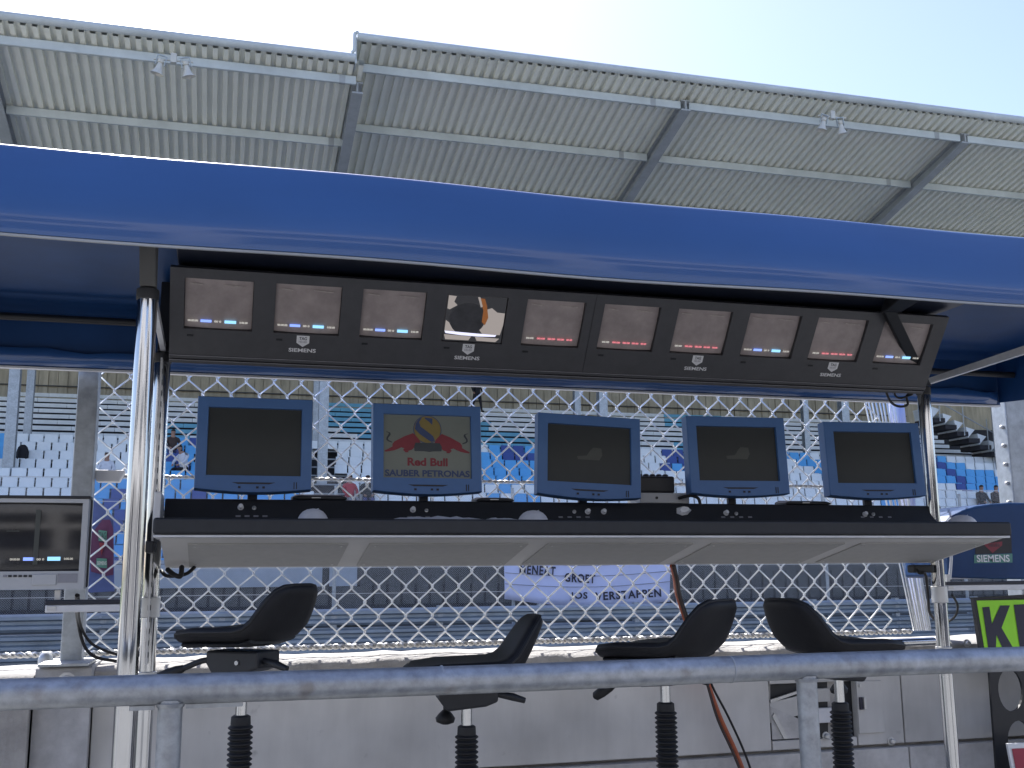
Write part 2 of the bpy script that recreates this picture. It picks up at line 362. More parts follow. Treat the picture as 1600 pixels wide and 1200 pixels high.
m = MB(); m.box((2.42,4.10,0.985),(2.60,4.122,1.045)); m.build('junction_box', 'paper', pw, bevel=0.003)
dr = MB(); dr.box((2.648,4.084,0.936),(2.772,4.0935,1.150)); dr = dr.build('access_door', 'panel', pw, bevel=0.002)
m = MB(); m.box((2.655,4.074,1.035),(2.667,4.0838,1.085)); m.build('hinge', 'ink', dr)
m = MB(); m.box((2.669,4.066,1.035),(2.681,4.0838,1.085)); m.build('handle', 'alu', dr, bevel=0.002)
m = MB(); m.lathe([(0.007,0),(0.007,0.006)], (2.665,4.084,1.132), 12, Matrix.Rotation(rad(90),3,'X')); m.build('lock', 'alu', dr)
def bolt(x, y, z, r=0.018, par=pw):
    m = MB(); mt = Matrix.Rotation(rad(90), 3, 'X')
    m.lathe([(r*1.5,0.001),(r*1.5,0.004),(r,0.005),(r,0.018),(r*0.6,0.022)], (x,y,z), 10, mt); return m.build('bolt', 'alu', par, smooth=40)
for px, py, yy in ((104,1064,4.02),(1510,1005,4.128),(1290,1150,4.095),(1392,1158,4.095),(343,1033,4.128)):
    p = P(px, py, yy); bolt(p.x, p.y, p.z, 0.012 if px > 200 else 0.02)
p = P(72, 1020, 4.2); m = MB(); m.lathe([(0.026,-0.02),(0.026,0.03),(0.02,0.045),(0.008,0.055)], (p.x,4.2,1.30), 14); m.build('wall_cap_stud', 'alu', pw, smooth=40)
p = P(1428, 1004, 4.02)
m = MB(); m.tube([(p.x-0.10,4.04,p.z),(p.x+0.115,4.04,p.z+0.002)], 0.017, 14); m.tube([(p.x-0.12,4.04,p.z),(p.x-0.10,4.04,p.z)], 0.009, 10)
setp(m.build('wall_pipe', 'chrome', smooth=40), 'short shiny horizontal pipe against the wall beside the right pole', 'pipe')

# ---------------------------------------------------------------- chain link fence
FY, FX0, FA, FB = 4.32, -0.473, 0.0552, 0.0590
fe = thing('chain_link_fence', 'large diamond chain link fence on top of the pit wall behind the monitors', 'fence', (1.3, FY, 1.32))
NW = 63; NZ = 22; Z0 = 1.332
for i in range(NW):
    x0 = FX0 + i*FA; pts = []
    for k in range(NZ+1):
        hi_ = (k+i) % 2
        xx = x0+(FA+0.0032 if hi_ else -0.0032)+random.uniform(-0.0012, 0.0012); zz = Z0+k*FB+random.uniform(-0.0012, 0.0012)
        yo = 0.0045 if hi_ else -0.0045
        pts += [(xx, FY+yo, zz-0.0025), (xx, FY-yo*0.4, zz+0.0025)]
    m = MB(); m.tube(pts, 0.0035, 6); m.build('wire', 'wire', fe, smooth=60)
def rope(x0, x1, y, z, r, name, par, pitch=0.05):
    m = MB(); n = int((x1-x0)/pitch*8)
    for ph in (0, math.pi):
        pts = [(x0+(x1-x0)*i/n, y+math.cos(ph+2*math.pi*i/8)*r*0.6, z+math.sin(ph+2*math.pi*i/8)*r*0.6) for i in range(n+1)]
        m.tube(pts, r*0.65, 5)
    return m.build(name, 'rope', par, smooth=60)
rope(-1.4, 3.1, FY-0.014, 1.338, 0.010, 'tension_cable', fe)
rope(FX0, 3.0, FY-0.012, P(280,745,FY-0.012).z, 0.006, 'tension_cable', fe)
# right end of the mesh: bunched, slanting roll of wires
for i in range(9):
    t = i/8
    a = P(1350+46*t, 622, FY+0.03); b = P(1428+26*t, 985, FY-0.02)
    m = MB(); m.tube(smoothpath([a, lerp(a, b, 0.5)+Vector((0.006*math.sin(i*2.1), 0, 0)), b], 4), 0.0045, 6); m.build('bunched_wire', 'wire', fe, smooth=60)
# left and right fence posts
a = P(115, 580, 4.2); b = P(150, 580, 4.2)
po = thing('fence_post', 'wide galvanised steel fence post left of the two chrome poles', 'post', (-0.5, 4.2, 0.9))
m = MB(); m.box((-0.535,4.17,1.312),(-0.462,4.25,2.75)); m.build('post_shaft', 'galv', po, bevel=0.004)
m = MB(); m.box((-0.585,4.02,1.3135),(-0.42,4.30,1.325)); m.build('base_plate', 'galv', po, bevel=0.003)
po = thing('fence_post', 'broad pale galvanised fence post at the right edge of the picture', 'post', (3.7, 4.2, 0.9))
m = MB(); m.box((3.615,4.17,1.308),(3.76,4.27,2.75)); m.build('post_shaft', 'galv', po, bevel=0.006)
for k in range(7):
    m = MB(); m.lathe([(0.010,0),(0.010,0.012),(0.004,0.016)], (3.615,4.2,1.75+0.09*k), 8, Matrix.Rotation(rad(-90),3,'Y')); m.build('bolt', 'alu', po)
# white clip tray on the cable near the left post
p = P(170, 742, FY-0.05)
m = MB(); m.loft([[(p.x-0.058,FY-0.07,p.z+0.008),(p.x-0.058,FY-0.02,p.z+0.008),(p.x-0.058,FY-0.02,p.z+0.016),(p.x-0.058,FY-0.07,p.z+0.016)],
                  [(p.x-0.040,FY-0.08,p.z-0.028),(p.x-0.040,FY-0.02,p.z-0.028),(p.x-0.040,FY-0.02,p.z+0.016),(p.x-0.040,FY-0.08,p.z+0.016)],
                  [(p.x+0.040,FY-0.08,p.z-0.028),(p.x+0.040,FY-0.02,p.z-0.028),(p.x+0.040,FY-0.02,p.z+0.016),(p.x+0.040,FY-0.08,p.z+0.016)],
                  [(p.x+0.058,FY-0.07,p.z+0.008),(p.x+0.058,FY-0.02,p.z+0.008),(p.x+0.058,FY-0.02,p.z+0.016),(p.x+0.058,FY-0.07,p.z+0.016)]])
setp(m.build('cable_tray', 'white', bevel=0.003, org=(p.x, FY, p.z)), 'small white sunlit tray clipped to the fence beside the left post', 'tray')
# pale cloth at the bunched end of the mesh
m = MB(); rows = []
for j in range(10):
    t = j/9; row = []
    for i in range(7):
        s_ = i/6; a = P(1386+22*s_, 625+360*t*1.0, FY+0.06)
        row.append((a.x+0.16*t*0.9, FY+0.05+0.012*math.sin(i*1.7+j*0.4), a.z))
    rows.append(row)
vs = [v for r in rows for v in r]; fs = [(j*7+i, j*7+i+1, (j+1)*7+i+1, (j+1)*7+i) for j in range(9) for i in range(6)]
m.add(vs, fs); o = m.build('fence_cloth', 'banner', smooth=60, org=(3.1, FY, 1.33)); so_ = o.modifiers.new('thick', 'SOLIDIFY'); so_.thickness = 0.003
setp(o, 'pale lilac cloth strip hanging at the right end of the chain link', 'cloth')

# ================================================================== GRANDSTAND (far side of the track)
gs = thing('grandstand', 'large covered grandstand with ribbed metal roof and white and blue seats', 'grandstand', (10, 36, 0))
SL = 0.23
def rz(yy, zf): return zf-SL*(yy-30.0)
BX = [-18.1, -7.06, 3.60, 14.75, 25.95, 37.1, 48.2]
def zf_at(i): return 17.07 if i < 2 else 17.78
PITCHR = 0.305
for i in range(6):
    x0, x1 = BX[i], BX[i+1]; zf = zf_at(i)
    if i == 1: x1 = 3.72
    if i == 2: x0 = 3.47
    n = int((x1-x0)/PITCHR); pr = []
    for k in range(n):
        b = x0+(x1-x0)*k/n; w = (x1-x0)/n
        pr += [(b, 0), (b+w*0.44, 0), (b+w*0.50, -0.125), (b+w*0.94, -0.125)]
    pr.append((x1, 0))
    vs = []; 
    for (xx, dz) in pr: vs += [(xx, 30.0, rz(30, zf)+dz), (xx, 50.0, rz(50, zf)+dz), ]
    fs = [(2*k, 2*k+1, 2*k+3, 2*k+2) for k in range(len(pr)-1)]
    m = MB(); m.add(vs, fs); m.build('roof_sheet', 'rooftin', gs)
    m = MB(); m.add([(x0,30.02,rz(30.02,zf)+0.06),(x1,30.02,rz(30.02,zf)+0.06),(x1,50,rz(50,zf)+0.06),(x0,50,rz(50,zf)+0.06)], [(0,1,2,3)]); m.build('roof_deck', 'roofsteel', gs)
    # purlins along X under the sheets (slightly separate lengths, lapped joints)
    for yy in ((30.45, 33.62, 36.75, 39.9, 43.0, 46.2) if i < 2 else (30.80, 33.80, 36.85, 39.9, 43.0, 46.2)):
        zz = rz(yy, zf)-0.175
        m = MB(); a0 = x0+0.16; a1 = x1-0.16
        if i == 1: a1 = 3.52
        prof = [(yy,zz),(yy+0.10,zz-0.023),(yy+0.10,zz-0.26),(yy+0.03,zz-0.28),(yy-0.02,zz-0.27),(yy-0.02,zz-0.02)]
        m.loft([[(xx, y_, z_) for y_, z_ in prof] for xx in (a0, a1)])
        m.build('purlin', 'roofsteel', gs)
        xs = x1-1.1 if i >= 2 else a1-0.35
        m = MB(); m.loft([[(xx, y_-0.012 if y_ < yy+0.05 else y_+0.01, z_-0.008) for y_, z_ in prof] for xx in (xs-0.16, xs+0.02)]); m.build('splice_plate', 'beam', gs)
    # rolled gutter edge
    zz = rz(30, zf); gp = [(29.98,zz-0.06),(29.90,zz-0.05),(29.83,zz+0.02),(29.82,zz+0.10),(29.87,zz+0.18),(29.96,zz+0.21),(30.06,zz+0.18)]
    m = MB(); m.loft([[(xx, y_, z_) for y_, z_ in gp] for xx in (x0, 3.42 if i == 1 else x1)]); m.build('gutter', 'roofsteel', gs, smooth=50)
# end of the raised roof section: a rolled upright where the two gutters meet
z17, z18 = rz(30,17.07), rz(30,17.78)
m = MB(); m.tube(smoothpath([(3.30,29.86,z17+0.20),(3.36,29.86,z17+0.24),(3.385,29.86,z17+0.35),(3.39,29.86,z18+0.05),(3.42,29.86,z18+0.14),(3.50,29.86,z18+0.17)],4), 0.055, 10); m.build('gutter_return', 'roofsteel', gs, smooth=50)
m = MB(); m.box((3.425,29.9,z17-0.12),(3.465,31.2,z18+0.02)); m.build('roof_end_trim', 'roofsteel', gs)
m = MB(); m.add([(3.445,30,rz(30,17.07)-0.05),(3.445,50,rz(50,17.07)-0.05),(3.445,50,rz(50,17.78)),(3.445,30,rz(30,17.78))], [(0,1,2,3)]); m.build('roof_step_panel', 'roofsteel', gs)
for i, bx in enumerate(BX):
    zf = 17.07 if i <= 2 else 17.78
    m = MB()
    for (w, d0, d1) in ((0.17,0.50,0.56),(0.03,0.215,0.505),(0.17,0.175,0.215)):
        e = 1.0
        m.hexa([(bx-w,30.7,rz(30.7,zf)-d1*e),(bx+w,30.7,rz(30.7,zf)-d1*e),(bx+w,49.5,rz(49.5,zf)-d1*1.6),(bx-w,49.5,rz(49.5,zf)-d1*1.6),
                (bx-w,30.7,rz(30.7,zf)-d0*e),(bx+w,30.7,rz(30.7,zf)-d0*e),(bx+w,49.5,rz(49.5,zf)-d0*1.5),(bx-w,49.5,rz(49.5,zf)-d0*1.5)])
    m.build('roof_beam', 'beam', gs)
    if -8 < bx < 30:
        for yy, w in ((38.0, 0.17), (41.0, 0.13)):
            zb = 4.8 if yy < 40 else 6.3
            m = MB(); zt = rz(yy, zf)-0.6
            cxx = {3: 14.17, 4: 24.85}.get(i, bx if i != 1 else -6.85)
            if i == 2: cxx = 3.45
            m.box((cxx-w,yy-0.03,zb),(cxx+w,yy+0.03,zt)) if False else None
            m.box((cxx-w,yy-w,zb),(cxx+w,yy-w+0.03,zt)); m.box((cxx-0.02,yy-w+0.03,zb),(cxx+0.02,yy+w-0.03,zt)); m.box((cxx-w,yy+w-0.03,zb),(cxx+w,yy+w,zt))
            m.build('column', 'galv', gs)
# lower terrace (seats) and upper terrace (benches)
def ry(k): return 36.0+0.75*k
def rzt(k): return 3.60+0.38*k
K0, K1 = -6, 6
GX0, GX1 = -16.0, 46.0
prof = [(ry(K0)-0.3, 0.5)]
for k in range(K0, K1+1):
    prof += [(ry(k)-0.32, rzt(k)-0.38 if k > K0 else 0.5), (ry(k)-0.32, rzt(k))]
BY0 = ry(K1)+0.75; BZ0 = rzt(K1)+0.40
for k in range(9): prof += [(BY0+0.75*k-0.30, BZ0+0.33*k-0.33), (BY0+0.75*k-0.30, BZ0+0.33*k)]
prof += [(49.2, BZ0+0.33*8), (49.2, 0.5)]
m = MB(); m.loft([[(xx, a, b) for a, b in prof] for xx in (GX0, GX1)]); m.build('terrace', 'terrace', gs)
# seats
def seat_mesh(col):
    m = MB(); w = 0.225
    pr = [(-0.20,0.0),(-0.19,0.045),(0.14,0.02),(0.19,0.36),(0.16,0.375),(0.11,0.06),(0.10,-0.02)]
    pr = [(-0.22,0.03),(-0.22,0.06),(0.12,0.05),(0.17,0.38),(0.21,0.38),(0.17,0.01)]
    m.loft([[(-w,a,b) for a, b in pr],[(-w+0.03,a-0.012,b+0.004) for a, b in pr],[(w-0.03,a-0.012,b+0.004) for a, b in pr],[(w,a,b) for a, b in pr]])
    return m
SM = {c: seat_mesh(c).mesh('seat', 'seat_'+c) for c in 'wbn'}
rs = random.Random(11)
def seatcol(x, y):
    if x < 140: return 'b' if (x < 14 and y < 712) else 'w'
    if x < 246: return 'w' if y < 752 else rs.choice('bbbn')
    if x < 320: return 'w' if y < 690 else rs.choice('bbbbn')
    if x < 480: return 'b'
    if x < 757: return 'w'
    if x < 848:
        if y < 752:
            if abs(x-800)*0.55+abs(y-706) < 17 or (x > 815 and 712 < y < 726) or (x < 765 and y < 700): return 'n'
            return 'b'
        return rs.choice('wbb')
    if x < 1040: return 'w'
    if x < 1085: return rs.choice('nnb') if y < 740 else 'w'
    if x < 1440: return 'b' if abs((y-703)-(x-1225)*0.45) < 12 else 'w'
    if abs(y-(728+(x-1475)*0.95)) < 7 and y < 772: return 'n'
    if 712+(x-1460)*0.30 < y < 752+(x-1460)*0.22: return 'b'
    return 'w'
MONRECT = [(303,617,493,772),(578,627,756,774),(835,643,1003,784),(1070,645,1228,780),(1286,655,1440,782)]
def seen(x, y):
    if x < -12 or x > 1612 or y < 600: return False
    if any(a+4 < x < c-4 and b < y < d for a, b, c, d in MONRECT): return False
    if x < 128 and y > 775: return False
    if 245 < x < 1465 and y > 782: return False
    if 193 < x < 245 or 116 < x < 146 or 1480 < x and y > 800 or x > 1570: return False
    return y < 875
cand = []
for k in range(K0, K1+1):
    for j in range(int((GX1-GX0)/0.5)):
        xx = GX0+0.3+0.5*j+(0.12*k % 0.5)
        p = Vector((xx, ry(k), rzt(k)+0.42))
        q = proj(p+Vector((0, 0, 0.2)))
        if 2.9 < xx < 4.1 and k >= 0 and k <= 5: continue     # stairway gap beside the column
        cand.append((seen(*q), k, p, seatcol(*q)))
vis = sorted([c for c in cand if c[0]], key=lambda c: c[1])
hid = [c for c in cand if not c[0]]+vis[300:]
for _, k, p, c in vis[:300]: inst('seat', SM[c], gs, p, (0, 0, rs.uniform(-0.03, 0.03)))
m = MB(); base = seat_mesh('w')
for _, k, p, c in hid:
    m.mi = 'wbn'.index(c); m.add([Vector(v)+p for v in base.v], base.f)
o = m.build('seat_rows', ['seat_w', 'seat_b', 'seat_n'], gs); o['kind'] = 'stuff'
for k in range(K0, K1+1):
    m = MB(); m.box((GX0, ry(k)-0.02, rzt(k)+0.36), (GX1, ry(k)+0.04, rzt(k)+0.41)); m.build('seat_rail', 'beam', gs)
# benches
def benchcol(x, y):
    if x < 246: return 'w'
    if x < 325: return 'b' if y > 662 else 'w'
    if x < 440: return 'w'
    if x < 700: return 'b' if y < 668+(x-500)*0.25 else 'w'
    if x < 840: return 'b' if (y > 672 and x < 822) or (654 < y < 672 and x < 775) or y > 688 else 'w'
    if 1045 < x < 1110: return 'b'
    if x > 1440: return 'b' if y < 642+(x-1480)*0.35 else 'w'
    return 'w'
BLEN = 1.55
def bench_mesh(c):
    m = MB(); L = BLEN-0.015
    m.loft([[(xx,-0.16,0.0),(xx,0.14,0.0),(xx,0.16,-0.22),(xx,0.12,-0.22),(xx,-0.13,-0.05)] for xx in (0, L)])
    m = MB(); m.box((0,-0.17,-0.155),(L,-0.13,0.0)); m.box((0.003,-0.13,-0.04),(L-0.003,0.10,-0.002))
    return m.mesh('bench', 'bench_'+c)
BM = {c: bench_mesh(c) for c in 'wb'}
for k in range(9):
    for j in range(28):
        xx = -9.3+BLEN*j+0.31*(k % 3)
        p = Vector((xx, BY0+0.75*k, BZ0+0.33*k+0.30)); q = proj(p+Vector((BLEN/2, 0, 0)))
        inst('bench', BM[benchcol(*q)], gs, p)
# back wall: ribbed cladding panels
m = MB(); m.box((GX0,49.25,0.5),(GX1,49.4,13.2)); m.build('back_wall', 'backwall', gs)
for j in range(112):
    xx = -9.5+0.4*j; dy_ = 0.03*(j % 2)+rs.uniform(0, 0.03)
    m = MB(); m.box((xx,49.16+dy_,BZ0+2.7),(xx+0.37,49.245,12.4)) ; m.build('cladding_panel', 'backwall', gs)
m = MB(); m.box((-9.5,49.05,9.85),(36,49.12,9.90)); m.build('wall_rail', 'facade', gs)
m = MB(); m.box((-9.5,49.08,10.72),(36,49.15,10.80)); m.build('wall_rail', 'facade', gs)
# front facade with ribs, lighter upper band, doors
m = MB(); m.box((GX0,31.2,0.0),(GX1,31.6,1.95)); m.build('front_wall', 'facade', gs)
m = MB(); m.box((GX0,31.15,1.95),(GX1,31.62,2.05)); m.build('front_coping', 'facadelight', gs)
for j in range(80):
    xx = -6.5+0.42*j
    m = MB(); m.box((xx,31.15,0.75),(xx+0.34,31.198,1.62)); m.build('cladding_panel', 'facade', gs)
for (xa, xb) in ((-6.0,-2.2),(-1.6,2.9),(3.1,3.9)):
    m = MB(); m.box((xa,31.08,1.28),(xb,31.14,1.93)); m.build('pale_panel', 'facadelight', gs, bevel=0.01)
for xx in (1.7, 3.3, 10.4):
    m = MB(); m.box((xx,31.06,0.2),(xx+0.9,31.14,1.26)); d_ = m.build('door', 'facade', gs)
    m = MB(); m.box((xx+0.78,31.03,0.7),(xx+0.84,31.058,0.82)); m.build('handle', 'alu', d_)
# stair flight at the right, hanging in front of the upper benches
st = []
a = P(1448, 640, 40.5); b = P(1556, 703, 40.5)
for k in range(7):
    p = lerp(a, b, k/6); dx = (b.x-a.x)/6; dz = (b.z-a.z)/6
    m = MB(); m.prism([(p.x,40.2,p.z+0.10),(p.x+dx*0.80,40.2,p.z-0.02),(p.x+dx*0.12,40.2,p.z-0.40)], (0,1.3,0)); m.build('stair_riser', 'bench_w', gs)
    m = MB(); m.box((p.x+dx*0.10,40.15,p.z-0.62),(p.x+dx*1.12,41.5,p.z-0.42)); m.build('stair_tread', 'terrace', gs)
m = MB(); m.tube([(a.x,40.1,a.z+0.5),(b.x+0.2,40.1,b.z+0.45)], 0.03, 6)
m.build('stair_handrail', 'beam', gs)
for t in (0.1, 0.45, 0.8, 0.98):
    p = lerp(a, b, t); m = MB(); m.tube([(p.x,40.1,p.z-0.4),(p.x,40.1,p.z+1.0)], 0.025, 6); m.build('stair_post', 'galv', gs)
p = P(1559, 700, 39.8); m = MB(); m.box((p.x-0.12,39.7,2.0),(p.x+0.12,39.9,14.2)); m.build('end_column', 'beam', gs)

# mast above the roof, top left
p = P(80, 20, 38.0)
m = MB(); m.tube([(p.x,38,rz(38,17.07)+0.1),(p.x,38,rz(38,17.07)+6.0)], 0.06, 8, rs=[0.10,0.06])
setp(m.build('roof_mast', 'hornwhite', org=(p.x,38,15.3)), 'thin pale mast standing on the grandstand roof at top left', 'mast')

# loudspeakers
def horn(px, py, zf, tilt, label):
    yy = 29.75 if zf < 17.5 else 29.85
    c = P(px, py, yy)
    t = thing('loudspeaker', label, 'loudspeaker', c, (rad(8), rad(tilt), 0), 'horn loudspeakers under the roof edge', local=True)
    m = MB(); m.lathe([(0.055,0.10),(0.07,0.06),(0.09,-0.05),(0.13,-0.16),(0.185,-0.24),(0.19,-0.25),(0.165,-0.235),(0.09,-0.1)], (0,0,0), 18); m.build('horn_bell', 'hornwhite', t, smooth=50)
    m = MB(); m.lathe([(0.05,0.10),(0.085,0.105),(0.085,0.20),(0.05,0.22)], (0,0,0), 14); m.build('driver', 'hornwhite', t, smooth=50)
    m = MB(); m.box((-0.14,-0.02,0.02),(-0.115,0.02,0.30)); m.box((0.115,-0.02,0.02),(0.14,0.02,0.30)); m.box((-0.14,-0.021,0.30),(0.14,0.021,0.33)); m.build('bracket', 'galv', t)
horn(249, 103, 17.07, 14, 'white horn loudspeaker, left of the pair under the left roof edge')
horn(292, 107, 17.07, -14, 'white horn loudspeaker, right of the pair under the left roof edge')
horn(1286, 193, 17.78, 12, 'white horn loudspeaker, left of the pair under the right roof edge')
horn(1314, 198, 17.78, -12, 'white horn loudspeaker, right of the pair under the right roof edge')
for (x0, x1, y0, zf, lab) in ((240,302,92,17.07,'thin bracket bar carrying the left pair of loudspeakers'),(1278,1322,181,17.78,'thin bracket bar carrying the right pair of loudspeakers')):
    yy = 29.80 if zf < 17.5 else 29.90
    a = P(x0, y0, yy); b = P(x1, y0+(x1-x0)*0.09, yy)
    m = MB(); m.tube([a, b], 0.03, 6); c = lerp(a, b, 0.5); m.box(c-Vector((0.08,0.08,0.08)), c+Vector((0.08,0.08,0.20)))
    setp(m.build('speaker_bar', 'hornwhite', org=c), lab, 'bracket')

# ---------------------------------------------------------------- far guard rail and debris fence
ar = thing('guard_rail', 'long galvanised guard rail of corrugated beams across the track', 'guard rail', (5, 20, 0))
for zc in (0.16, 0.50, 0.84):
    pr = []
    for s_, dy in ((-0.150,0.04),(-0.125,0.0),(-0.105,-0.08),(-0.055,-0.08),(-0.025,0.02),(0.025,0.02),(0.055,-0.08),(0.105,-0.08),(0.125,0.0),(0.150,0.04)):
        pr.append((20+dy, zc+s_))
    for j in range(11):
        xa = -14+4*j; m = MB()
        vs = []; fs = []
        for xx in (xa, xa+4.12): vs += [(xx, y_-(0.004 if xx > xa else 0), z_) for y_, z_ in pr]
        n = len(pr); fs = [(k, k+1, n+k+1, n+k) for k in range(n-1)]
        m.add(vs, fs); m.build('rail_beam', 'armco', ar, smooth=30)
        for zz in (zc-0.075, zc+0.075):
            m = MB(); m.lathe([(0.022,0),(0.022,0.012),(0.012,0.02)], (xa+0.06,19.915,zz), 8, Matrix.Rotation(rad(90),3,'X')); m.build('bolt', 'beam', ar)
for j in range(22):
    xa = -13.9+2*j; m = MB(); m.box((xa-0.05,20.01,0),(xa+0.05,20.15,1.02)); m.build('post', 'galv', ar)
df = thing('debris_fence', 'fine mesh debris fence standing behind the far guard rail', 'fence', (5, 21, 0))
for xx in [P(522,920,21).x+3.62*(j-3) for j in range(11)]:
    m = MB(); m.tube([(xx,21,0),(xx,21,3.35)], 0.035, 8); m.build('post', 'galv', df, smooth=60)
m = MB(); hgt = 2.5; z0 = 0.95; step = 0.042
def strip(p, q, r):
    d = (Vector(q)-Vector(p)).normalized(); nrm = d.cross(Y)*r
    m.add([Vector(p)-nrm, Vector(q)-nrm, Vector(q)+nrm, Vector(p)+nrm], [(0,1,2,3)])
xx = -12.0
while xx < 24:
    strip((xx,20.97,z0),(xx+hgt,20.97,z0+hgt),0.0009); strip((xx+hgt,20.975,z0),(xx,20.975,z0+hgt),0.0009); xx += step
for zz in (1.25, 1.75, 2.4, 3.0, 3.44): strip((-12,20.965,zz),(26,20.965,zz),0.006)
o = m.build('mesh_wires', 'rope', df); o['kind'] = 'stuff'
# hand-lettered banner
bw = []; NB = 24
a0 = P(788, 870, 20.9); a1 = P(1047, 868, 20.9); b0 = P(788, 936, 20.9); b1 = P(1047, 940, 20.9)
bn = thing('lettered_banner', 'white banner with hand painted letters hung on the far fence below the desk', 'banner', (a0.x, 20.9, b0.z))
m = MB(); vs = []; NR = 8
for j in range(NR+1):
    for i in range(NB+1):
        s_ = i/NB; t = j/NR; top = lerp(a0, a1, s_)+Vector((0,0,0.25)); bot = lerp(b0, b1, s_)-Vector((0,0,0.13*math.sin(math.pi*s_)))
        p = lerp(top, bot, t); vs.append((p.x, 20.9+0.02*math.sin(i*0.9+j*0.7), p.z))
fs = [(j*(NB+1)+i, j*(NB+1)+i+1, (j+1)*(NB+1)+i+1, (j+1)*(NB+1)+i) for j in range(NR) for i in range(NB)]
m.add(vs, fs); o = m.build('cloth', 'banner', bn, smooth=60); q = o.modifiers.new('thick', 'SOLIDIFY'); q.thickness = 0.006
for j in range(3):
    m = MB(); pts = [lerp(a0, a1, i/10)+Vector((0,-0.035,-0.10-0.22*j-0.09*math.sin(math.pi*i/10))) for i in range(11)]; m.tube(pts, 0.006, 5); m.build('cord', 'c_grey', bn)
def word(txt, xa, ya, xb, yb, h):
    a = P(xa, ya, 20.86); b = P(xb, yb, 20.86); u = (b-a).normalized(); v = FRONT.cross(u)*-1
    v = Vector((-u.z, 0, u.x))
    m = MB(); fit_text(m, txt, lerp(a, b, 0.5), u, v, FRONT, (b-a).length, h, bold=0.03, extrude=0.003, spacing=1.15); m.build('lettering', 'ink', bn)
word('MENEAT', 812, 889, 868, 893, 0.19); word('GROET', 882, 902, 930, 905, 0.18); word('JOS', 891, 932, 918, 932, 0.18); word('VERSTAPPEN', 930, 932, 1033, 926, 0.17)

# ================================================================== PEOPLE IN THE STAND
def person(name_label, at, pose, top, legs, rz_=math.pi, hairm='hair', skinm='skin', sc_=1.0, kind='person', lean=0.0):
    # local: feet on z=0 plane for standing, seat plane z=0.45 for sitting; faces +Y
    J = {}
    if pose == 'sit':
        pel = Vector((0,0,0.52)); ch = Vector((0,-0.02+lean*0.5,0.95)); nk = Vector((0,0.0+lean,1.10)); hd = Vector((0,0.03+lean*1.25,1.28))
        kn = [Vector((s*0.13,0.42,0.52)) for s in (-1,1)]; an = [Vector((s*0.13,0.42,0.08)) for s in (-1,1)]; toe = [Vector((s*0.14,0.58,0.04)) for s in (-1,1)]
        el = [Vector((s*0.26,0.06+lean,0.78)) for s in (-1,1)]; wr = [Vector((s*0.14,0.30+lean*0.6,0.66)) for s in (-1,1)]
    else:
        pel = Vector((0,0,0.95)); ch = Vector((0,0.02,1.36)); nk = Vector((0,0.03,1.50)); hd = Vector((0,0.06,1.67))
        kn = [Vector((-0.14,0.10,0.50)), Vector((0.16,-0.02,0.50))]; an = [Vector((-0.20,0.12,0.08)), Vector((0.24,-0.12,0.08))]
        toe = [Vector((-0.22,0.28,0.04)), Vector((0.28,0.04,0.04))]
        el = [Vector((s*0.27,0.0,1.14)) for s in (-1,1)]; wr = [Vector((s*0.27,0.14,0.92)) for s in (-1,1)]
    V = []; E = []; Rr = []; Mt = []
    def v(p, r): V.append(p); Rr.append(r); return len(V)-1
    def e(a, b, mt): E.append((a, b)); Mt.append(mt)
    ip = v(pel, 0.15); im = v(lerp(pel, ch, 0.5), 0.145); ic = v(ch, 0.17); inn = v(nk, 0.062); ih0 = v(lerp(nk, hd, 0.55), 0.075); ih = v(hd, 0.098); it = v(hd+Vector((0,-0.01,0.09)), 0.075)
    e(ip, im, 0); e(im, ic, 0); e(ic, inn, 0); e(inn, ih0, 2); e(ih0, ih, 2); e(ih, it, 3)
    for s in (0, 1):
        sg = (-1, 1)[s]
        sh = v(ch+Vector((sg*0.19,0,0.05)), 0.075); ie = v(el[s], 0.052); iw = v(wr[s], 0.036); ihd = v(wr[s]+(wr[s]-el[s]).normalized()*0.11, 0.038)
        e(ic, sh, 0); e(sh, ie, 0); e(ie, iw, 0); e(iw, ihd, 2)
        hp = v(pel+Vector((sg*0.10,0.02,-0.04)), 0.105); ik = v(kn[s], 0.072); ia = v(an[s], 0.048); itoe = v(toe[s], 0.042)
        e(ip, hp, 1); e(hp, ik, 1); e(ik, ia, 1); e(ia, itoe, 4)
    me = bpy.data.meshes.new('person'); me.from_pydata(V, E, []); ob = bpy.data.objects.new('tmp', me); C.objects.link(ob)
    sk = ob.modifiers.new('skin', 'SKIN'); sk.use_smooth_shade = True
    for i, r in enumerate(Rr): me.skin_vertices[0].data[i].radius = (r, r)
    me.skin_vertices[0].data[ip].use_root = True
    ss = ob.modifiers.new('sub', 'SUBSURF'); ss.levels = 1; ss.render_levels = 1
    dg = bpy.context.evaluated_depsgraph_get(); dg.update()
    fm = bpy.data.meshes.new_from_object(ob.evaluated_get(dg)); bpy.data.objects.remove(ob)
    fm.materials.clear()
    for mm in (top, legs, skinm, hairm, 'c_black'): fm.materials.append(M[mm])
    for poly in fm.polygons:
        c = poly.center; best = 9; bi = 0
        for (a, b), mt in zip(E, Mt):
            A, B = V[a], V[b]; t = max(0, min(1, (c-A).dot(B-A)/(B-A).length_squared)); d = (c-lerp(A, B, t)).length
            if d < best: best = d; bi = mt
        if bi == 2 and (c-hd).length < 0.2 and (c.y < hd.y-0.02 or c.z > hd.z+0.05) and c.z > nk.z+0.06: bi = 3
        poly.material_index = bi; poly.use_smooth = True
    fm.name = 'person'
    o = bpy.data.objects.new('person', fm); C.objects.link(o)
    o.location = at; o.rotation_euler = (0, 0, rz_); o.scale = (sc_,)*3
    return setp(o, name_label, 'person', 'spectators in the grandstand')
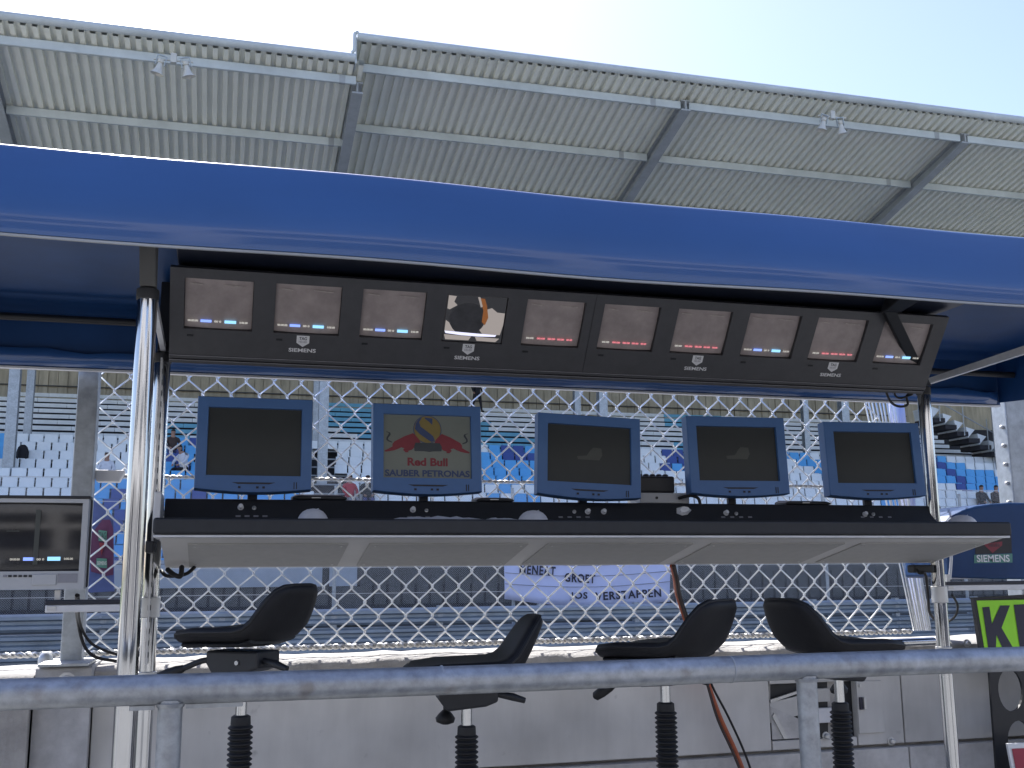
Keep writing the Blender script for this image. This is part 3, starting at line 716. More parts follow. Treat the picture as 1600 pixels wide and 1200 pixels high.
def row_at(py_seat, px):   # stand row whose seat plane projects nearest to that pixel
    best = None
    for k in range(K0, K1+1):
        p = P(px, py_seat, ry(k)); d = abs(p.z-(rzt(k)+0.45))
        if best is None or d < best[0]: best = (d, k, p.x)
    return best[1], best[2]
def seated(px, py, label, top, legs, **kw):
    k, xx = row_at(py, px); return person(label, (xx, ry(k)-0.02, rzt(k)), 'sit', top, legs, **kw)
seated(269, 712, 'person in dark brown jacket and blue trousers sitting just left of the first monitor', 'c_brown', 'c_jeans', rz_=math.pi+0.2)
seated(287, 738, 'person in white shirt and dark trousers leaning forward beside the first monitor', 'c_white', 'c_black', rz_=math.pi-0.7, lean=0.18)
seated(165, 756, 'person with reddish head seen above the white tray by the left post', 'c_white', 'c_black', hairm='c_brown')
seated(546, 784, 'person in bright red shirt between the first two monitors', 'c_red', 'c_grey', rz_=math.pi+0.3)
seated(574, 786, 'person in black jacket half hidden by the left edge of the logo monitor', 'c_black', 'c_jeans')
seated(1535, 795, 'person in dark shirt with a white chest print above the blue side fairing', 'c_black', 'c_jeans')
seated(1558, 795, 'dark haired person in brown jacket at the right above the blue fairing', 'c_brown', 'c_black')
seated(1457, 800, 'person in black beside the right chrome pole among white seats', 'c_black', 'c_black')
p = P(745, 640, BY0+0.75*7)
person('person in black standing with legs apart on the upper benches above the logo monitor', (p.x, BY0+0.75*7, BZ0+0.33*7+0.30), 'stand', 'c_black', 'c_black', rz_=math.pi+0.4)
# black bag left on a seat
k, xx = row_at(722, 35)
bg_ = thing('backpack', 'black rounded backpack propped on a white seat at the far left', 'backpack', (xx, ry(k)-0.1, rzt(k)+0.46))
m = MB(); rings = []
for t, w, d in ((0,0.16,0.11),(0.06,0.20,0.13),(0.25,0.20,0.13),(0.42,0.15,0.10),(0.50,0.07,0.05)):
    rings.append([(xx+w*math.cos(a_), ry(k)-0.1+d*math.sin(a_), rzt(k)+0.46+t) for a_ in [2*math.pi*i/14 for i in range(14)]])
m.loft(rings); m.build('bag_body', 'c_black', bg_, smooth=60)
m = MB(); m.tube([(xx-0.10,ry(k)-0.24,rzt(k)+0.84),(xx-0.12,ry(k)-0.26,rzt(k)+0.6),(xx-0.14,ry(k)-0.2,rzt(k)+0.30)], 0.02, 6); m.build('strap', 'c_black', bg_)

# ================================================================== PIT STAND (canopy, poles, desk)
LX, RX = -0.204, 2.73
ps = thing('pit_stand', 'blue canopied pit wall timing stand on chrome poles with a long dark desk', 'pit stand', (1.26, 3.2, 0))
CXA, CXB = -0.97, 3.53
outer = [(2.555,2.405),(2.549,2.415),(2.551,2.47),(2.566,2.53),(2.586,2.585),(2.605,2.632),(2.609,2.639),(2.616,2.643),(2.66,2.645),(2.9,2.648),(4.0,2.648),(4.08,2.636),(4.115,2.60),(4.120,2.38)]
inner = [(4.105,2.38),(4.100,2.585),(4.06,2.618),(2.86,2.640),(2.74,2.638),(2.668,2.632),(2.630,2.618),(2.594,2.56),(2.568,2.49),(2.567,2.405)]
m = MB(); prof = outer+inner; N_ = 40; rings = []
for i in range(N_+1):
    t = i/N_; xx = CXA+(CXB-CXA)*t
    sag = 0.004*math.sin(t*9.0)+0.003*math.sin(t*23+1)
    rings.append([(xx, y_-(0.006*math.sin(t*7+z_*9) if y_ < 2.7 else 0), z_+(sag if y_ < 2.62 else 0)) for y_, z_ in prof])
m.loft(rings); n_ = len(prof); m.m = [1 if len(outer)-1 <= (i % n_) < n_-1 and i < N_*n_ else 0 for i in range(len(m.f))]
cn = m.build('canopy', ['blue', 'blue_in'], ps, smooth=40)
for xx, nm in ((CXA, 0), (CXB, 1)):
    m = MB(); d_ = 0.012 if nm == 0 else -0.012
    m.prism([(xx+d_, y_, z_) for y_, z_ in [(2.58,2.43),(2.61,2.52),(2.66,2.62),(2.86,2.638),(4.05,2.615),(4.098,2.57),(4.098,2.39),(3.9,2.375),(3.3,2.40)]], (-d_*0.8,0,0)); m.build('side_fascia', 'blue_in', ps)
# undulating inner valance along the back, lit through from behind
m = MB(); vs = []; NV = 60
for i in range(NV+1):
    xx = CXA+0.03+(CXB-CXA-0.06)*i/NV; w = 0.008*math.sin(i*0.7)+0.006*math.sin(i*1.9)
    vs += [(xx,4.094+0.0,2.382),(xx,4.078+w*0.6,2.44+w)]
m.add(vs, [(2*i,2*i+2,2*i+3,2*i+1) for i in range(NV)]); o = m.build('back_valance', 'blue', ps, smooth=60); q = o.modifiers.new('t', 'SOLIDIFY'); q.thickness = 0.002
m = MB(); m.box((CXA,4.100,2.3715),(CXB,4.126,2.3785)); m.build('back_trim', 'trim', ps)
m = MB(); 
rings = []
for i in range(N_+1):
    t = i/N_; xx = CXA+(CXB-CXA)*t; sag = 0.004*math.sin(t*9.0)+0.003*math.sin(t*23+1)
    dy = -0.006*math.sin(t*7+2.405*9)
    rings.append([(xx,2.5575+dy,2.3985+sag),(xx,2.5665+dy,2.3985+sag),(xx,2.5665+dy,2.4035+sag),(xx,2.5575+dy,2.4035+sag)])
m.loft(rings); m.build('front_trim', 'beam', ps)
# navy panel and box standing in for ceiling shade above the screens, cross tubes
m = MB(); m.box((LX+0.045,2.86,2.585),(RX-0.10,3.95,2.616)); m.build('ceiling_shade', 'navy', ps, bevel=0.004)
m = MB(); m.box((LX+0.045,3.55,2.45),(RX-0.12,4.02,2.584)); m.build('ceiling_shade_box', 'navy', ps, bevel=0.004)
m = MB(); m.tube([(CXA+0.02,3.98,2.535),(LX,3.98,2.535)], 0.014, 10); m.build('cross_tube', 'black', ps, smooth=60)
m = MB(); m.tube([(RX,3.98,2.50),(CXB-0.02,3.98,2.50)], 0.014, 10); m.build('cross_tube', 'black', ps, smooth=60)
# poles
def pole(x, y, z0, z1, r, nm='pole'):
    m = MB(); n = 28; rings = []
    for zz in (z0, z1):
        rings.append([(x+(r-(0.0035 if k % 7 == 0 else 0))*math.cos(2*math.pi*k/n), y+(r-(0.0035 if k % 7 == 0 else 0))*math.sin(2*math.pi*k/n), zz) for k in range(n)])
    m.loft(rings); return m.build(nm, 'chrome', ps, smooth=35)
for x in (LX, RX):
    fp = pole(x, 2.80, 0.03, 2.335, 0.0255)
    m = MB(); m.lathe([(0.0275,2.325),(0.0285,2.33),(0.0285,2.352),(0.02,2.358)], (x,2.80,0), 24); m.build('collar', 'black', fp, smooth=40)
    m = MB(); m.lathe([(0.06,0.006),(0.06,0.018),(0.03,0.03)], (x,2.80,0), 24); m.build('foot', 'alu', fp, smooth=40)
    rp = pole(x, 3.60, 0.03, 2.335, 0.0255)
    m = MB(); m.lathe([(0.0275,2.315),(0.0285,2.32),(0.0285,2.345),(0.02,2.352)], (x,3.60,0), 24); m.build('collar', 'black', rp, smooth=40)
    for z0, z1 in ((1.49,1.555),(1.30,1.325)):
        m = MB(); m.lathe([(0.0262,z0),(0.031,z0+0.002),(0.031,z1-0.002),(0.0262,z1)], (x,3.60,0), 24); m.build('sleeve', 'alu', rp, smooth=30)
    m = MB(); m.lathe([(0.06,0.006),(0.06,0.018),(0.03,0.03)], (x,3.60,0), 24); m.build('foot', 'alu', rp, smooth=40)
    if x == LX:
     m = MB(); m.box((x-0.003,3.53,1.35),(x+0.003,3.572,2.32)); st_ = m.build('perforated_strip', 'alu', rp)
    for k in range(26 if x == LX else 0):
        zz = 1.37+0.036*k
        m = MB(); m.box((x-0.0045,3.543,zz),(x+0.0045,3.560,zz+0.016)); m.build('slot', 'black', rp)
    # tapering head plate of the front pole and tie to the rear pole
    m = MB(); m.hexa([(x-0.020,2.775,2.357),(x+0.020,2.775,2.357),(x+0.020,2.83,2.357),(x-0.020,2.83,2.357),(x-0.030,2.70,2.63),(x+0.012,2.70,2.63),(x+0.012,2.90,2.635),(x-0.030,2.90,2.635)]); m.build('head_plate', 'facade', ps, bevel=0.003)
    dz = 0.0
    m = MB(); m.hexa([(x-0.008,2.82,2.375),(x+0.008,2.82,2.375),(x+0.008,3.585,2.352),(x-0.008,3.585,2.352),(x-0.008,2.82,2.405),(x+0.008,2.82,2.405),(x+0.008,3.585,2.375),(x-0.008,3.585,2.375)]); m.build('tie_bar', 'trim', ps)
    m = MB(); m.hexa([(x-0.018,3.58,2.352),(x+0.018,3.58,2.352),(x+0.018,3.64,2.352),(x-0.018,3.64,2.352),(x-0.018,3.62,2.60),(x+0.018,3.62,2.60),(x+0.018,3.75,2.60),(x-0.018,3.75,2.60)]); m.build('rear_bracket', 'black', ps, bevel=0.003)
# right-hand dark bracket and a bar modelling the shadow band across the last screens
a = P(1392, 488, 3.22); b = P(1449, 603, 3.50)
m = MB(); m.hexa([(a.x-0.035,3.20,a.z),(a.x+0.035,3.20,a.z),(a.x+0.035,3.24,a.z),(a.x-0.035,3.24,a.z),(a.x-0.03,3.0,2.60),(a.x+0.08,3.0,2.60),(a.x+0.08,3.2,2.60),(a.x-0.03,3.2,2.60)]); m.build('brace_bracket', 'black', ps, bevel=0.004)
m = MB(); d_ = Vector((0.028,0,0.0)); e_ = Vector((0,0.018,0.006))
m.hexa([b-d_, b+d_*0.8, b+d_*0.8+e_, b-d_+e_, a-d_, a+d_, a+d_+e_, a-d_+e_]); m.build('shadow_bar', 'black', ps, bevel=0.003)
# desk
DX0, DX1 = -0.185, 2.745
m = MB(); m.box((DX0,3.19,1.738),(DX1,3.66,1.785)); m.build('desk_top', 'deskedge', ps, bevel=0.008, seg=3)
m = MB(); m.box((DX0+0.002,3.200,1.7285),(DX1-0.002,3.64,1.7365)); m.build('desk_lip', 'trim', ps, bevel=0.002)
cz0, cz1, cy0, cy1 = 1.7865, 1.868, 3.565, 3.60
m = MB(); m.loft([[(xx,cy0,cz0),(xx,cy1,cz1),(xx,cy1+0.07,cz1),(xx,cy1+0.07,cz0)] for xx in (DX0+0.01, DX1-0.02)]); co = m.build('control_console', 'black', ps, bevel=0.004)
m = MB(); m.box((DX0-0.012,3.40,1.7865),(DX0+0.008,3.60,1.875)); m.build('end_bracket', 'trim', ps, bevel=0.003)
cn_ = Vector((0, -(cz1-cz0), cy1-cy0)).normalized(); cu_ = X; cv_ = Vector((0, cy1-cy0, cz1-cz0)).normalized()
cq = cn_.to_track_quat('Z', 'Y').to_matrix()
def knob(px, py, r, mt, ring=False):
    p = PP(px, py, (0, cy0, cz0), cn_); m = MB()
    m.lathe([(r*1.2,0.0005),(r*1.2,0.003),(r,0.004),(r*0.9,0.014),(r*0.5,0.016)] if not ring else [(r,0.0005),(r,0.004),(r*0.6,0.005),(r*0.6,0.009),(r*0.3,0.012)], p, 14, cq); return m.build('knob', mt, co, smooth=40)
for (px, py, mt, ring) in ((376,793,'white',0),(397,794,'alu',1),(645,797,'white',0),(666,798,'alu',1),(897,800,'alu',1),(918,800,'white',0),(943,800,'white',0),(1134,802,'white',0),(1150,803,'alu',1),(1351,804,'white',0),(1364,804,'alu',1)):
    knob(px, py, 0.0085 if not ring else 0.007, mt, ring)
for x0 in (372, 640, 876, 1130, 1348):
    for k in range(4):
        p = PP(x0+14*k, 806.5 if x0 < 500 else 808, (0, cy0, cz0), cn_); m = MB(); poly_on(m, [(-0.008,-0.003),(0.008,-0.003),(0.008,0.003),(-0.008,0.003)], p, cu_, cv_, cn_); m.build('switch_label', 'c_grey', co)
# sloping underside tray with five inset panels
uy0, uy1, uz0, uz1 = 3.215, 3.635, 1.7275, 1.645
m = MB(); m.loft([[(xx,uy0,uz0),(xx,uy1,uz0),(xx,uy1,uz1),(xx,uy1-0.015,uz1)] for xx in (DX0+0.02, DX1-0.02)]); ut = m.build('underside_tray', 'under', ps, bevel=0.002)
NP = 5; wX = (DX1-DX0-0.04)/NP; un = Vector((0, -(uz0-uz1), -(uy1-uy0))).normalized(); un = Vector((0, uz1-uz0, -(uy1-uy0-0.015))).normalized()
def upt(x, t): return Vector((x, uy0+(uy1-0.015-uy0)*t, uz0+(uz1-uz0)*t))
for k in range(NP):
    xa = DX0+0.02+wX*k+(0.075 if k == 0 else 0.035); xb = DX0+0.02+wX*(k+1)-(0.03 if k == NP-1 else 0.030)
    m = MB(); q = [upt(xa,0.16)+un*0.0006, upt(xb,0.16)+un*0.0006, upt(xb,0.92)+un*0.0006, upt(xa,0.92)+un*0.0006]
    m.prism(q, un*0.0035); pn = m.build('panel', 'underpanel', ut)
    for (xx, t) in ((xa+0.02,0.22),(xb-0.02,0.22),(xa+0.02,0.86),(xb-0.02,0.86)):
        m = MB(); m.lathe([(0.004,0),(0.004,0.002)], upt(xx,t)+un*0.0042, 8, un.to_track_quat('Z','Y').to_matrix()); m.build('screw', 'alu', ut)
# box frame legs joining desk to the poles
for x in (LX, RX):
    m = MB(); m.box((x-0.012,3.40,1.69),(x+0.012,3.572,1.725)); m.build('desk_bracket', 'black', ps, bevel=0.003)

# ---------------------------------------------------------------- bank of ten CRT screens
bk = thing('screen_bank', 'long dark grey housing with ten small screens hung under the canopy', 'screen bank', (1.2, 3.4, 2.31))
bA = Vector((0, 3.28, 2.556)); bB = Vector((0, 3.45, 2.317)); bt = (bB-bA).normalized(); bL = (bB-bA).length
bn_ = Vector((0, bt.z, -bt.y)).normalized(); bn_ = bn_ if bn_.y < 0 else -bn_
def B(s, t, off=0.0): return Vector((s, bA.y, bA.z))+bt*t+bn_*off
BX0, BX1 = -0.178, 2.628
SCX = [-0.030+0.2772*k for k in range(10)]; SW, SH, ST = 0.210, 0.170, 0.1175
def bbox(s0, s1, t0, t1, o0, o1, mb):
    mb.hexa([B(s0,t1,o0),B(s1,t1,o0),B(s1,t1,o1),B(s0,t1,o1),B(s0,t0,o0),B(s1,t0,o0),B(s1,t0,o1),B(s0,t0,o1)])
m = MB()
bbox(BX0, BX1, 0.0, ST-SH/2, -0.02, 0.0, m); bbox(BX0, BX1, ST+SH/2, bL, -0.02, 0.0, m)
ed = [BX0]+[e for c in SCX for e in (c-SW/2, c+SW/2)]+[BX1]
for k in range(0, len(ed), 2): bbox(ed[k], ed[k+1], ST-SH/2, ST+SH/2, -0.02, 0.0, m)
m.build('front_plate', 'bankgrey', bk)
m = MB(); m.loft([[tuple(B(xx,0.0005,-0.021)), tuple(B(xx,bL-0.0005,-0.021)), (xx,3.56,2.312), (xx,3.56,2.49), (xx,3.42,2.57)] for xx in (BX0+0.001, BX1-0.001)]); m.build('housing', 'bankgrey', bk)
for s_ in (1.215,):
    m = MB(); bbox(s_, s_+0.0015, 0.002, bL-0.002, 0.0002, 0.0008, m); m.build('seam', 'black', bk)
for t0 in (bL+0.001, bL+0.020):
    m = MB(); bbox(BX0, BX1, t0, t0+0.012, -0.03, 0.002 if t0 < bL+0.01 else -0.004, m); m.build('bottom_trim', 'bankgrey', bk, bevel=0.002)
    m = MB(); bbox(BX0, BX1, t0-0.0008, t0+0.0012, 0.0022 if t0 < bL+0.01 else -0.0038, 0.0034 if t0 < bL+0.01 else -0.0026, m); m.build('bottom_trim', 'c_grey', bk)
RED = {4, 5, 6, 8}
for k, c in enumerate(SCX):
    m = MB(); n1, n2 = 10, 8; vs = []
    for j in range(n2+1):
        for i in range(n1+1):
            a_ = -1+2*i/n1; b_ = -1+2*j/n2
            vs.append(B(c+a_*SW/2*0.985, ST+b_*SH/2*0.985, -0.016+0.010*(1-0.55*a_*a_-0.45*b_*b_)))
    m.add(vs, [(j*(n1+1)+i, j*(n1+1)+i+1, (j+1)*(n1+1)+i+1, (j+1)*(n1+1)+i) for j in range(n2) for i in range(n1)])
    scn = m.build('screen', 'crtglass', bk, smooth=60)
    def bar(x0, x1, t0, t1, mt, nm='caption'):
        m = MB(); m.add([B(c+x0*SW, ST+(t0-0.5)*SH, -0.0025), B(c+x1*SW, ST+(t0-0.5)*SH, -0.0025), B(c+x1*SW, ST+(t1-0.5)*SH, -0.0025), B(c+x0*SW, ST+(t1-0.5)*SH, -0.0025)], [(0,1,2,3)]); return m.build(nm, mt, scn)
    def cap(txt, xm, w, tm, mt, h=0.042):
        m = MB(); fit_text(m, txt, B(c+xm*SW, ST+(tm-0.5)*SH, -0.0023), X, -bt, bn_, w*SW, h*SH, bold=0.02, extrude=0.0); m.build('caption', mt, scn)
    if k != 3:
        yb = 0.835
        if k in RED:
            for xm, w in ((-0.36,0.13),(-0.17,0.14),(0.01,0.13),(0.17,0.12),(0.32,0.10)): cap('00:00', xm, w, yb, 'on_red' if xm > -0.3 else 'on_white', 0.04)
        else:
            cap('00:00:00', -0.37, 0.15, yb, 'on_white'); bar(-0.26, -0.10, yb-0.026, yb+0.026, 'on_blue'); cap('00 0', -0.01, 0.10, yb, 'on_white')
            bar(0.09, 0.26, yb-0.030, yb+0.030, 'on_cyan'); cap('0:00.00', 0.37, 0.12, yb, 'on_white')
        for xm, w in ((-0.33,0.18),(0.22,0.30)):
            m = MB(); m.add([B(c+(xm-w/2)*SW, ST+(0.10-0.5)*SH, -0.006), B(c+(xm+w/2)*SW, ST+(0.12-0.5)*SH, -0.006), B(c+(xm+w/2)*SW, ST+(0.14-0.5)*SH, -0.006), B(c+(xm-w/2)*SW, ST+(0.12-0.5)*SH, -0.006)], [(0,1,2,3)]); m.build('picture_line', 'crtline', scn)
    else:      # the one bright picture: dark round form, pale cloth, lit band
        def pic(pts, mt, off):
            m = MB(); m.add([B(c+(a_-0.5)*SW*0.98, ST+(b_-0.5)*SH*0.98, off) for a_, b_ in pts], [tuple(range(len(pts)))]); m.build('picture_shape', mt, scn)
        pic([(0.005,0.005),(0.995,0.005),(0.995,0.995),(0.005,0.995)], 'on_dark', -0.0050)
        pic([(0.02,0.02),(0.15,0.03),(0.12,0.15),(0.18,0.22),(0.06,0.32),(0.02,0.30)], 'on_beige', -0.0045)
        pic([(0.68,0.28),(0.76,0.24),(0.86,0.33),(0.99,0.34),(0.99,0.60),(0.96,0.82),(0.66,0.82),(0.58,0.70)], 'on_beige', -0.0045)
        pic([(0.02,0.55),(0.08,0.60),(0.14,0.72),(0.22,0.82),(0.02,0.80)], 'on_beige', -0.0045)
        pic([(0.02,0.86),(0.48,0.88),(0.44,0.97),(0.05,0.97)], 'on_beige', -0.0045); pic([(0.54,0.88),(0.96,0.90),(0.90,0.98),(0.58,0.97)], 'on_beige', -0.0045)
        pic([(0.38+0.30*math.cos(a_), 0.50+0.34*math.sin(a_)) for a_ in [2*math.pi*i/22 for i in range(22)]], 'picdark', -0.0038)
        pic([(0.53,0.04),(0.62,0.05),(0.67,0.20),(0.72,0.45),(0.68,0.62),(0.62,0.55),(0.62,0.30)], 'on_orange', -0.0034)
        pic([(0.50,0.02),(0.54,0.02),(0.60,0.22),(0.57,0.24)], 'on_beige', -0.0032)
        pic([(0.02,0.78),(0.30,0.795),(0.60,0.81),(0.90,0.82),(0.88,0.86),(0.60,0.87),(0.30,0.86),(0.04,0.83)], 'on_glow', -0.0030)
    m = MB(); bbox(c-0.095, c-0.075, 0.222, 0.228, 0.0, 0.002, m); m.build('indicator', 'black', bk)
for s_, k in ((0.238, 1), (0.792, 3), (1.643, 6), (2.198, 8)):
    t0 = 0.207
    m = MB(); w = 0.0205
    poly_on(m, [(-w,0),(-w,-0.026),(0,-0.040),(w,-0.026),(w,0)], B(s_, t0), X, -bt, bn_, 0.0010); lg = m.build('shield_logo', 'letter', bk)
    m = MB(); fit_text(m, 'TAG', B(s_, t0+0.010), X, -bt, bn_, 0.024, 0.011, bold=0.02, extrude=0.0016); m.build('lettering', 'ink', lg)
    m = MB(); fit_text(m, 'HEUER', B(s_, t0+0.022), X, -bt, bn_, 0.026, 0.007, bold=0.0, extrude=0.0016); m.build('lettering', 'c_grey', lg)
    m = MB(); fit_text(m, 'SIEMENS', B(s_, t0+0.052), X, -bt, bn_, 0.088, 0.0135, bold=0.025, extrude=0.0010); m.build('lettering', 'letter', bk)

# ---------------------------------------------------------------- five flat monitors
def monitor(q, label, w, h, yaw=0.0, roll=0.0, kind=None):
    px, py = q; c = P(px, py, 3.56)
    t = thing('monitor', label, 'monitor', c, (rad(-4), rad(roll), rad(yaw)), 'flat monitors on the desk', local=True)
    m = MB(); hw, hh = w/2, h/2; bz = 0.037*w/0.38
    # outline with a slightly bellied bottom edge
    n = 10; bot = [(-hw+2*hw*i/n, -hh-0.012*math.sin(math.pi*i/n)) for i in range(n+1)]
    outl = [(-hw, hh), ] + bot + [(hw, hh)]
    inn = [(-hw+bz, hh-bz)] + [(-hw+bz+(2*hw-2*bz)*i/n, -hh+bz*1.25) for i in range(n+1)] + [(hw-bz, hh-bz)]
    k = len(outl); yf, yi, yb = -0.022, -0.012, 0.030
    vs = [(a, yf+0.004, b) for a, b in outl]+[(a*0.985, yf, b*0.985) for a, b in outl]+[(a*1.01, yf, b*1.01) for a, b in inn]+[(a, yi, b) for a, b in inn]+[(a, yb, b) for a, b in outl]+[(a*0.8, yb+0.02, b*0.8) for a, b in outl]
    fs = []
    for r0, r1 in ((4,0),(0,1),(1,2),(2,3),(4,5)):
        for i in range(k): fs.append((r0*k+i, r0*k+(i+1) % k, r1*k+(i+1) % k, r1*k+i))
    fs.append(tuple(5*k+i for i in range(k)))
    m.add(vs, fs); bz_ = m.build('bezel', 'blue_mon', t, smooth=35)
    m = MB(); m.add([(a*1.005, yi+0.0006, b*1.005) for a, b in inn], [tuple(range(k))]); s_ = m.build('screen', 'lcd' if kind != 'logo' else 'logobg', t)
    m = MB(); m.prism([(-0.07,yf+0.0005,-hh+0.022),(0.07,yf+0.0005,-hh+0.022),(0.05,yf+0.0005,-hh+0.016),(-0.05,yf+0.0005,-hh+0.016)], (0,-0.0015,0)); m.build('bezel_slot', 'navy', bz_)
    for xx in (-0.045, 0.012, 0.032):
        m = MB(); m.box((xx-0.004,yf-0.0025,-hh+0.002),(xx+0.004,yf+0.002,-hh+0.009)); m.build('button', 'navy', bz_)
    m = MB(); m.box((hw-0.058,yf-0.0015,-hh+0.001),(hw-0.055,yf+0.002,-hh+0.024)); m.box((hw-0.050,yf-0.0015,-hh+0.001),(hw-0.047,yf+0.002,-hh+0.024)); m.build('bezel_notch', 'navy', bz_)
    m = MB(); m.box((-0.016,0.064,-hh-0.05),(0.016,0.085,-hh+0.08)); m.box((-0.03,0.049,-hh+0.04),(0.03,0.0635,-hh+0.12)); m.build('stand_neck', 'black', t, bevel=0.004)
    return t, s_, w, h, bz
m1 = monitor((398,694), 'large blue framed monitor with blank screen, leftmost of the five on the desk', 0.372, 0.306, 0, 0)
m2 = monitor((667,701), 'blue framed monitor showing a red and yellow team logo', 0.378, 0.302, 0, 0, 'logo')
m3 = monitor((919,713), 'blue framed monitor with faint grey smudge, right of the logo monitor', 0.384, 0.292, -3, 2.4)
m4 = monitor((1150,712), 'blue framed monitor with faint smudge, fourth from the left beside the black box', 0.392, 0.290, -4, 0)
m5 = monitor((1363,718), 'blue framed blank monitor, rightmost of the five near the right pole', 0.400, 0.288, -6, 0)
for mm_, sc_ in ((m3, 1.0), (m4, 0.7)):
    t, s_, w, h, bz = mm_; m = MB(); mi = 'ghost'
    m.add([(a*0.19, -0.0130, b*0.19) for a, b in [(-0.24,-0.02),(-0.05,0.0),(0.02,0.10),(0.08,0.16),(0.24,0.15),(0.26,0.02),(0.20,-0.08),(-0.22,-0.08)]], [tuple(range(8))]); m.build('screen_image', mi, s_)
# team logo on the second screen
t, s_, w, h, bz = m2; sw = w-2*bz; sh = h-2.25*bz; zL = 0.125*bz; yL = -0.0125
def L(pts, mt, off=0.0, nm='logo_shape'):     # pts in 0..1 screen space, y down
    m = MB(); m.add([((a-0.5)*sw, yL-off, zL+(0.5-b)*sh) for a, b in pts], [tuple(range(len(pts)))]); return m.build(nm, mt, s_)
cxl, cyl, rl = 0.50, 0.225, 0.163
asp = sw/sh
circ = lambda r, n=32: [(cxl+r*math.cos(2*math.pi*i/n), cyl+r*asp*math.sin(2*math.pi*i/n)) for i in range(n)]
L(circ(rl), 'logoblue', 0.0001); L(circ(rl*0.95), 'logoyel', 0.0002)
L([(0.47,0.03),(0.56,0.045),(0.555,0.15),(0.52,0.10),(0.47,0.05)], 'logoblue', 0.0003)
L([(0.40,0.06),(0.44,0.03),(0.405,0.11),(0.42,0.18),(0.50,0.26),(0.565,0.33),(0.585,0.40),(0.545,0.425),(0.50,0.385),(0.41,0.30),(0.355,0.22),(0.365,0.13)], 'logoblue', 0.0003)
bull = [(0.335,0.29),(0.24,0.34),(0.12,0.43),(0.10,0.47),(0.10,0.51),(0.055,0.545),(0.01,0.575),(0.02,0.595),(0.07,0.585),(0.12,0.57),(0.165,0.545),(0.20,0.52),(0.235,0.535),(0.22,0.56),(0.25,0.60),(0.285,0.595),(0.275,0.575),(0.32,0.555),(0.345,0.52),(0.37,0.47),(0.42,0.44),(0.40,0.38),(0.36,0.32)]
tail = [(0.10,0.45),(0.05,0.43),(0.03,0.40),(0.035,0.36),(0.05,0.33),(0.06,0.30),(0.03,0.27),(0.035,0.285),(0.075,0.29),(0.08,0.32),(0.065,0.35),(0.05,0.38),(0.055,0.41),(0.09,0.43)]
for mir in (0, 1):
    f_ = (lambda p: p) if not mir else (lambda p: (1-p[0], p[1]))
    L([f_(p) for p in bull], 'logored', 0.0004); L([f_(p) for p in tail], 'logodark', 0.0004)
L([(0.36,0.44),(0.64,0.44),(0.665,0.50),(0.66,0.57),(0.56,0.575),(0.52,0.585),(0.46,0.575),(0.35,0.575),(0.345,0.50)], 'logodark', 0.0005)
def ltext(txt, xm, ym, w_, h_, mt):
    m = MB(); fit_text(m, txt, Vector(((xm-0.5)*sw, yL, zL+(0.5-ym)*sh)), X, Z, FRONT, w_*sw, h_*sh, bold=0.034, extrude=0.0005); m.build('lettering', mt, s_)
ltext('Red Bull', 0.50, 0.745, 0.46, 0.130, 'logored'); ltext('SAUBER PETRONAS', 0.50, 0.925, 0.97, 0.105, 'logoblue')

# ---------------------------------------------------------------- things lying on the desk
def keyboard(px0, px1, py, label, thick=0.02):
    a = P(px0, py, 3.64); b = P(px1, py, 3.64)
    m = MB(); m.loft([[(x,3.61,1.8695),(x,3.70,1.8695),(x,3.70,1.8695+thick*zz),(x,3.61,1.8695+thick*0.6*zz)] for x, zz in ((a.x,0.6),(a.x+0.02,1.0),(b.x-0.02,1.0),(b.x,0.6))])
    t = thing('radio_unit', label, 'radio', ((a.x+b.x)/2, 3.65, 1.869)); o = m.build('case', 'black', t, bevel=0.004)
    m = MB(); xc = a.x+(b.x-a.x)*0.35; m.box((xc,3.604,1.874),(xc+0.03,3.6095,1.877)); m.build('front_mark', 'alu', t)
keyboard(456, 541, 775, 'flat black unit on the desk between the first and logo monitors', 0.024)
keyboard(742, 800, 780, 'flat black unit on the desk right of the logo monitor', 0.020)
keyboard(1222, 1292, 784, 'flat black unit on the desk between the last two monitors', 0.020)
def dish(px, py, r, label, yy=3.36):
    c = P(px, py, yy)
    t = thing('round_dish', label, 'dish', (c.x, yy, 1.7865), (0,0,0), 'pale round dishes on the desk')
    m = MB(); m.lathe([(r*1.02,1.7866),(r*1.02,1.7895),(r*0.97,1.795),(r*0.86,1.805),(r*0.66,1.815),(r*0.4,1.8215),(r*0.08,1.824)], (c.x,yy,0), 28); m.build('dish_shell', 'paper', t, smooth=50)
    m = MB(); m.tube(smoothpath([(c.x-r*0.6,yy-r*0.62,1.8035),(c.x-r*0.1,yy-r*0.55,1.8165),(c.x+r*0.35,yy-r*0.2,1.8235)],4), 0.0012, 6); m.build('seam', 'c_white', t, smooth=50)
dish(489, 806, 0.047, 'pale round dish on the desk below the gap right of the first monitor')
dish(833, 812, 0.050, 'pale round dish on the desk below the left edge of the third monitor')
dish(1503, 815, 0.055, 'pale round dish at the far right end of the desk', 3.45)
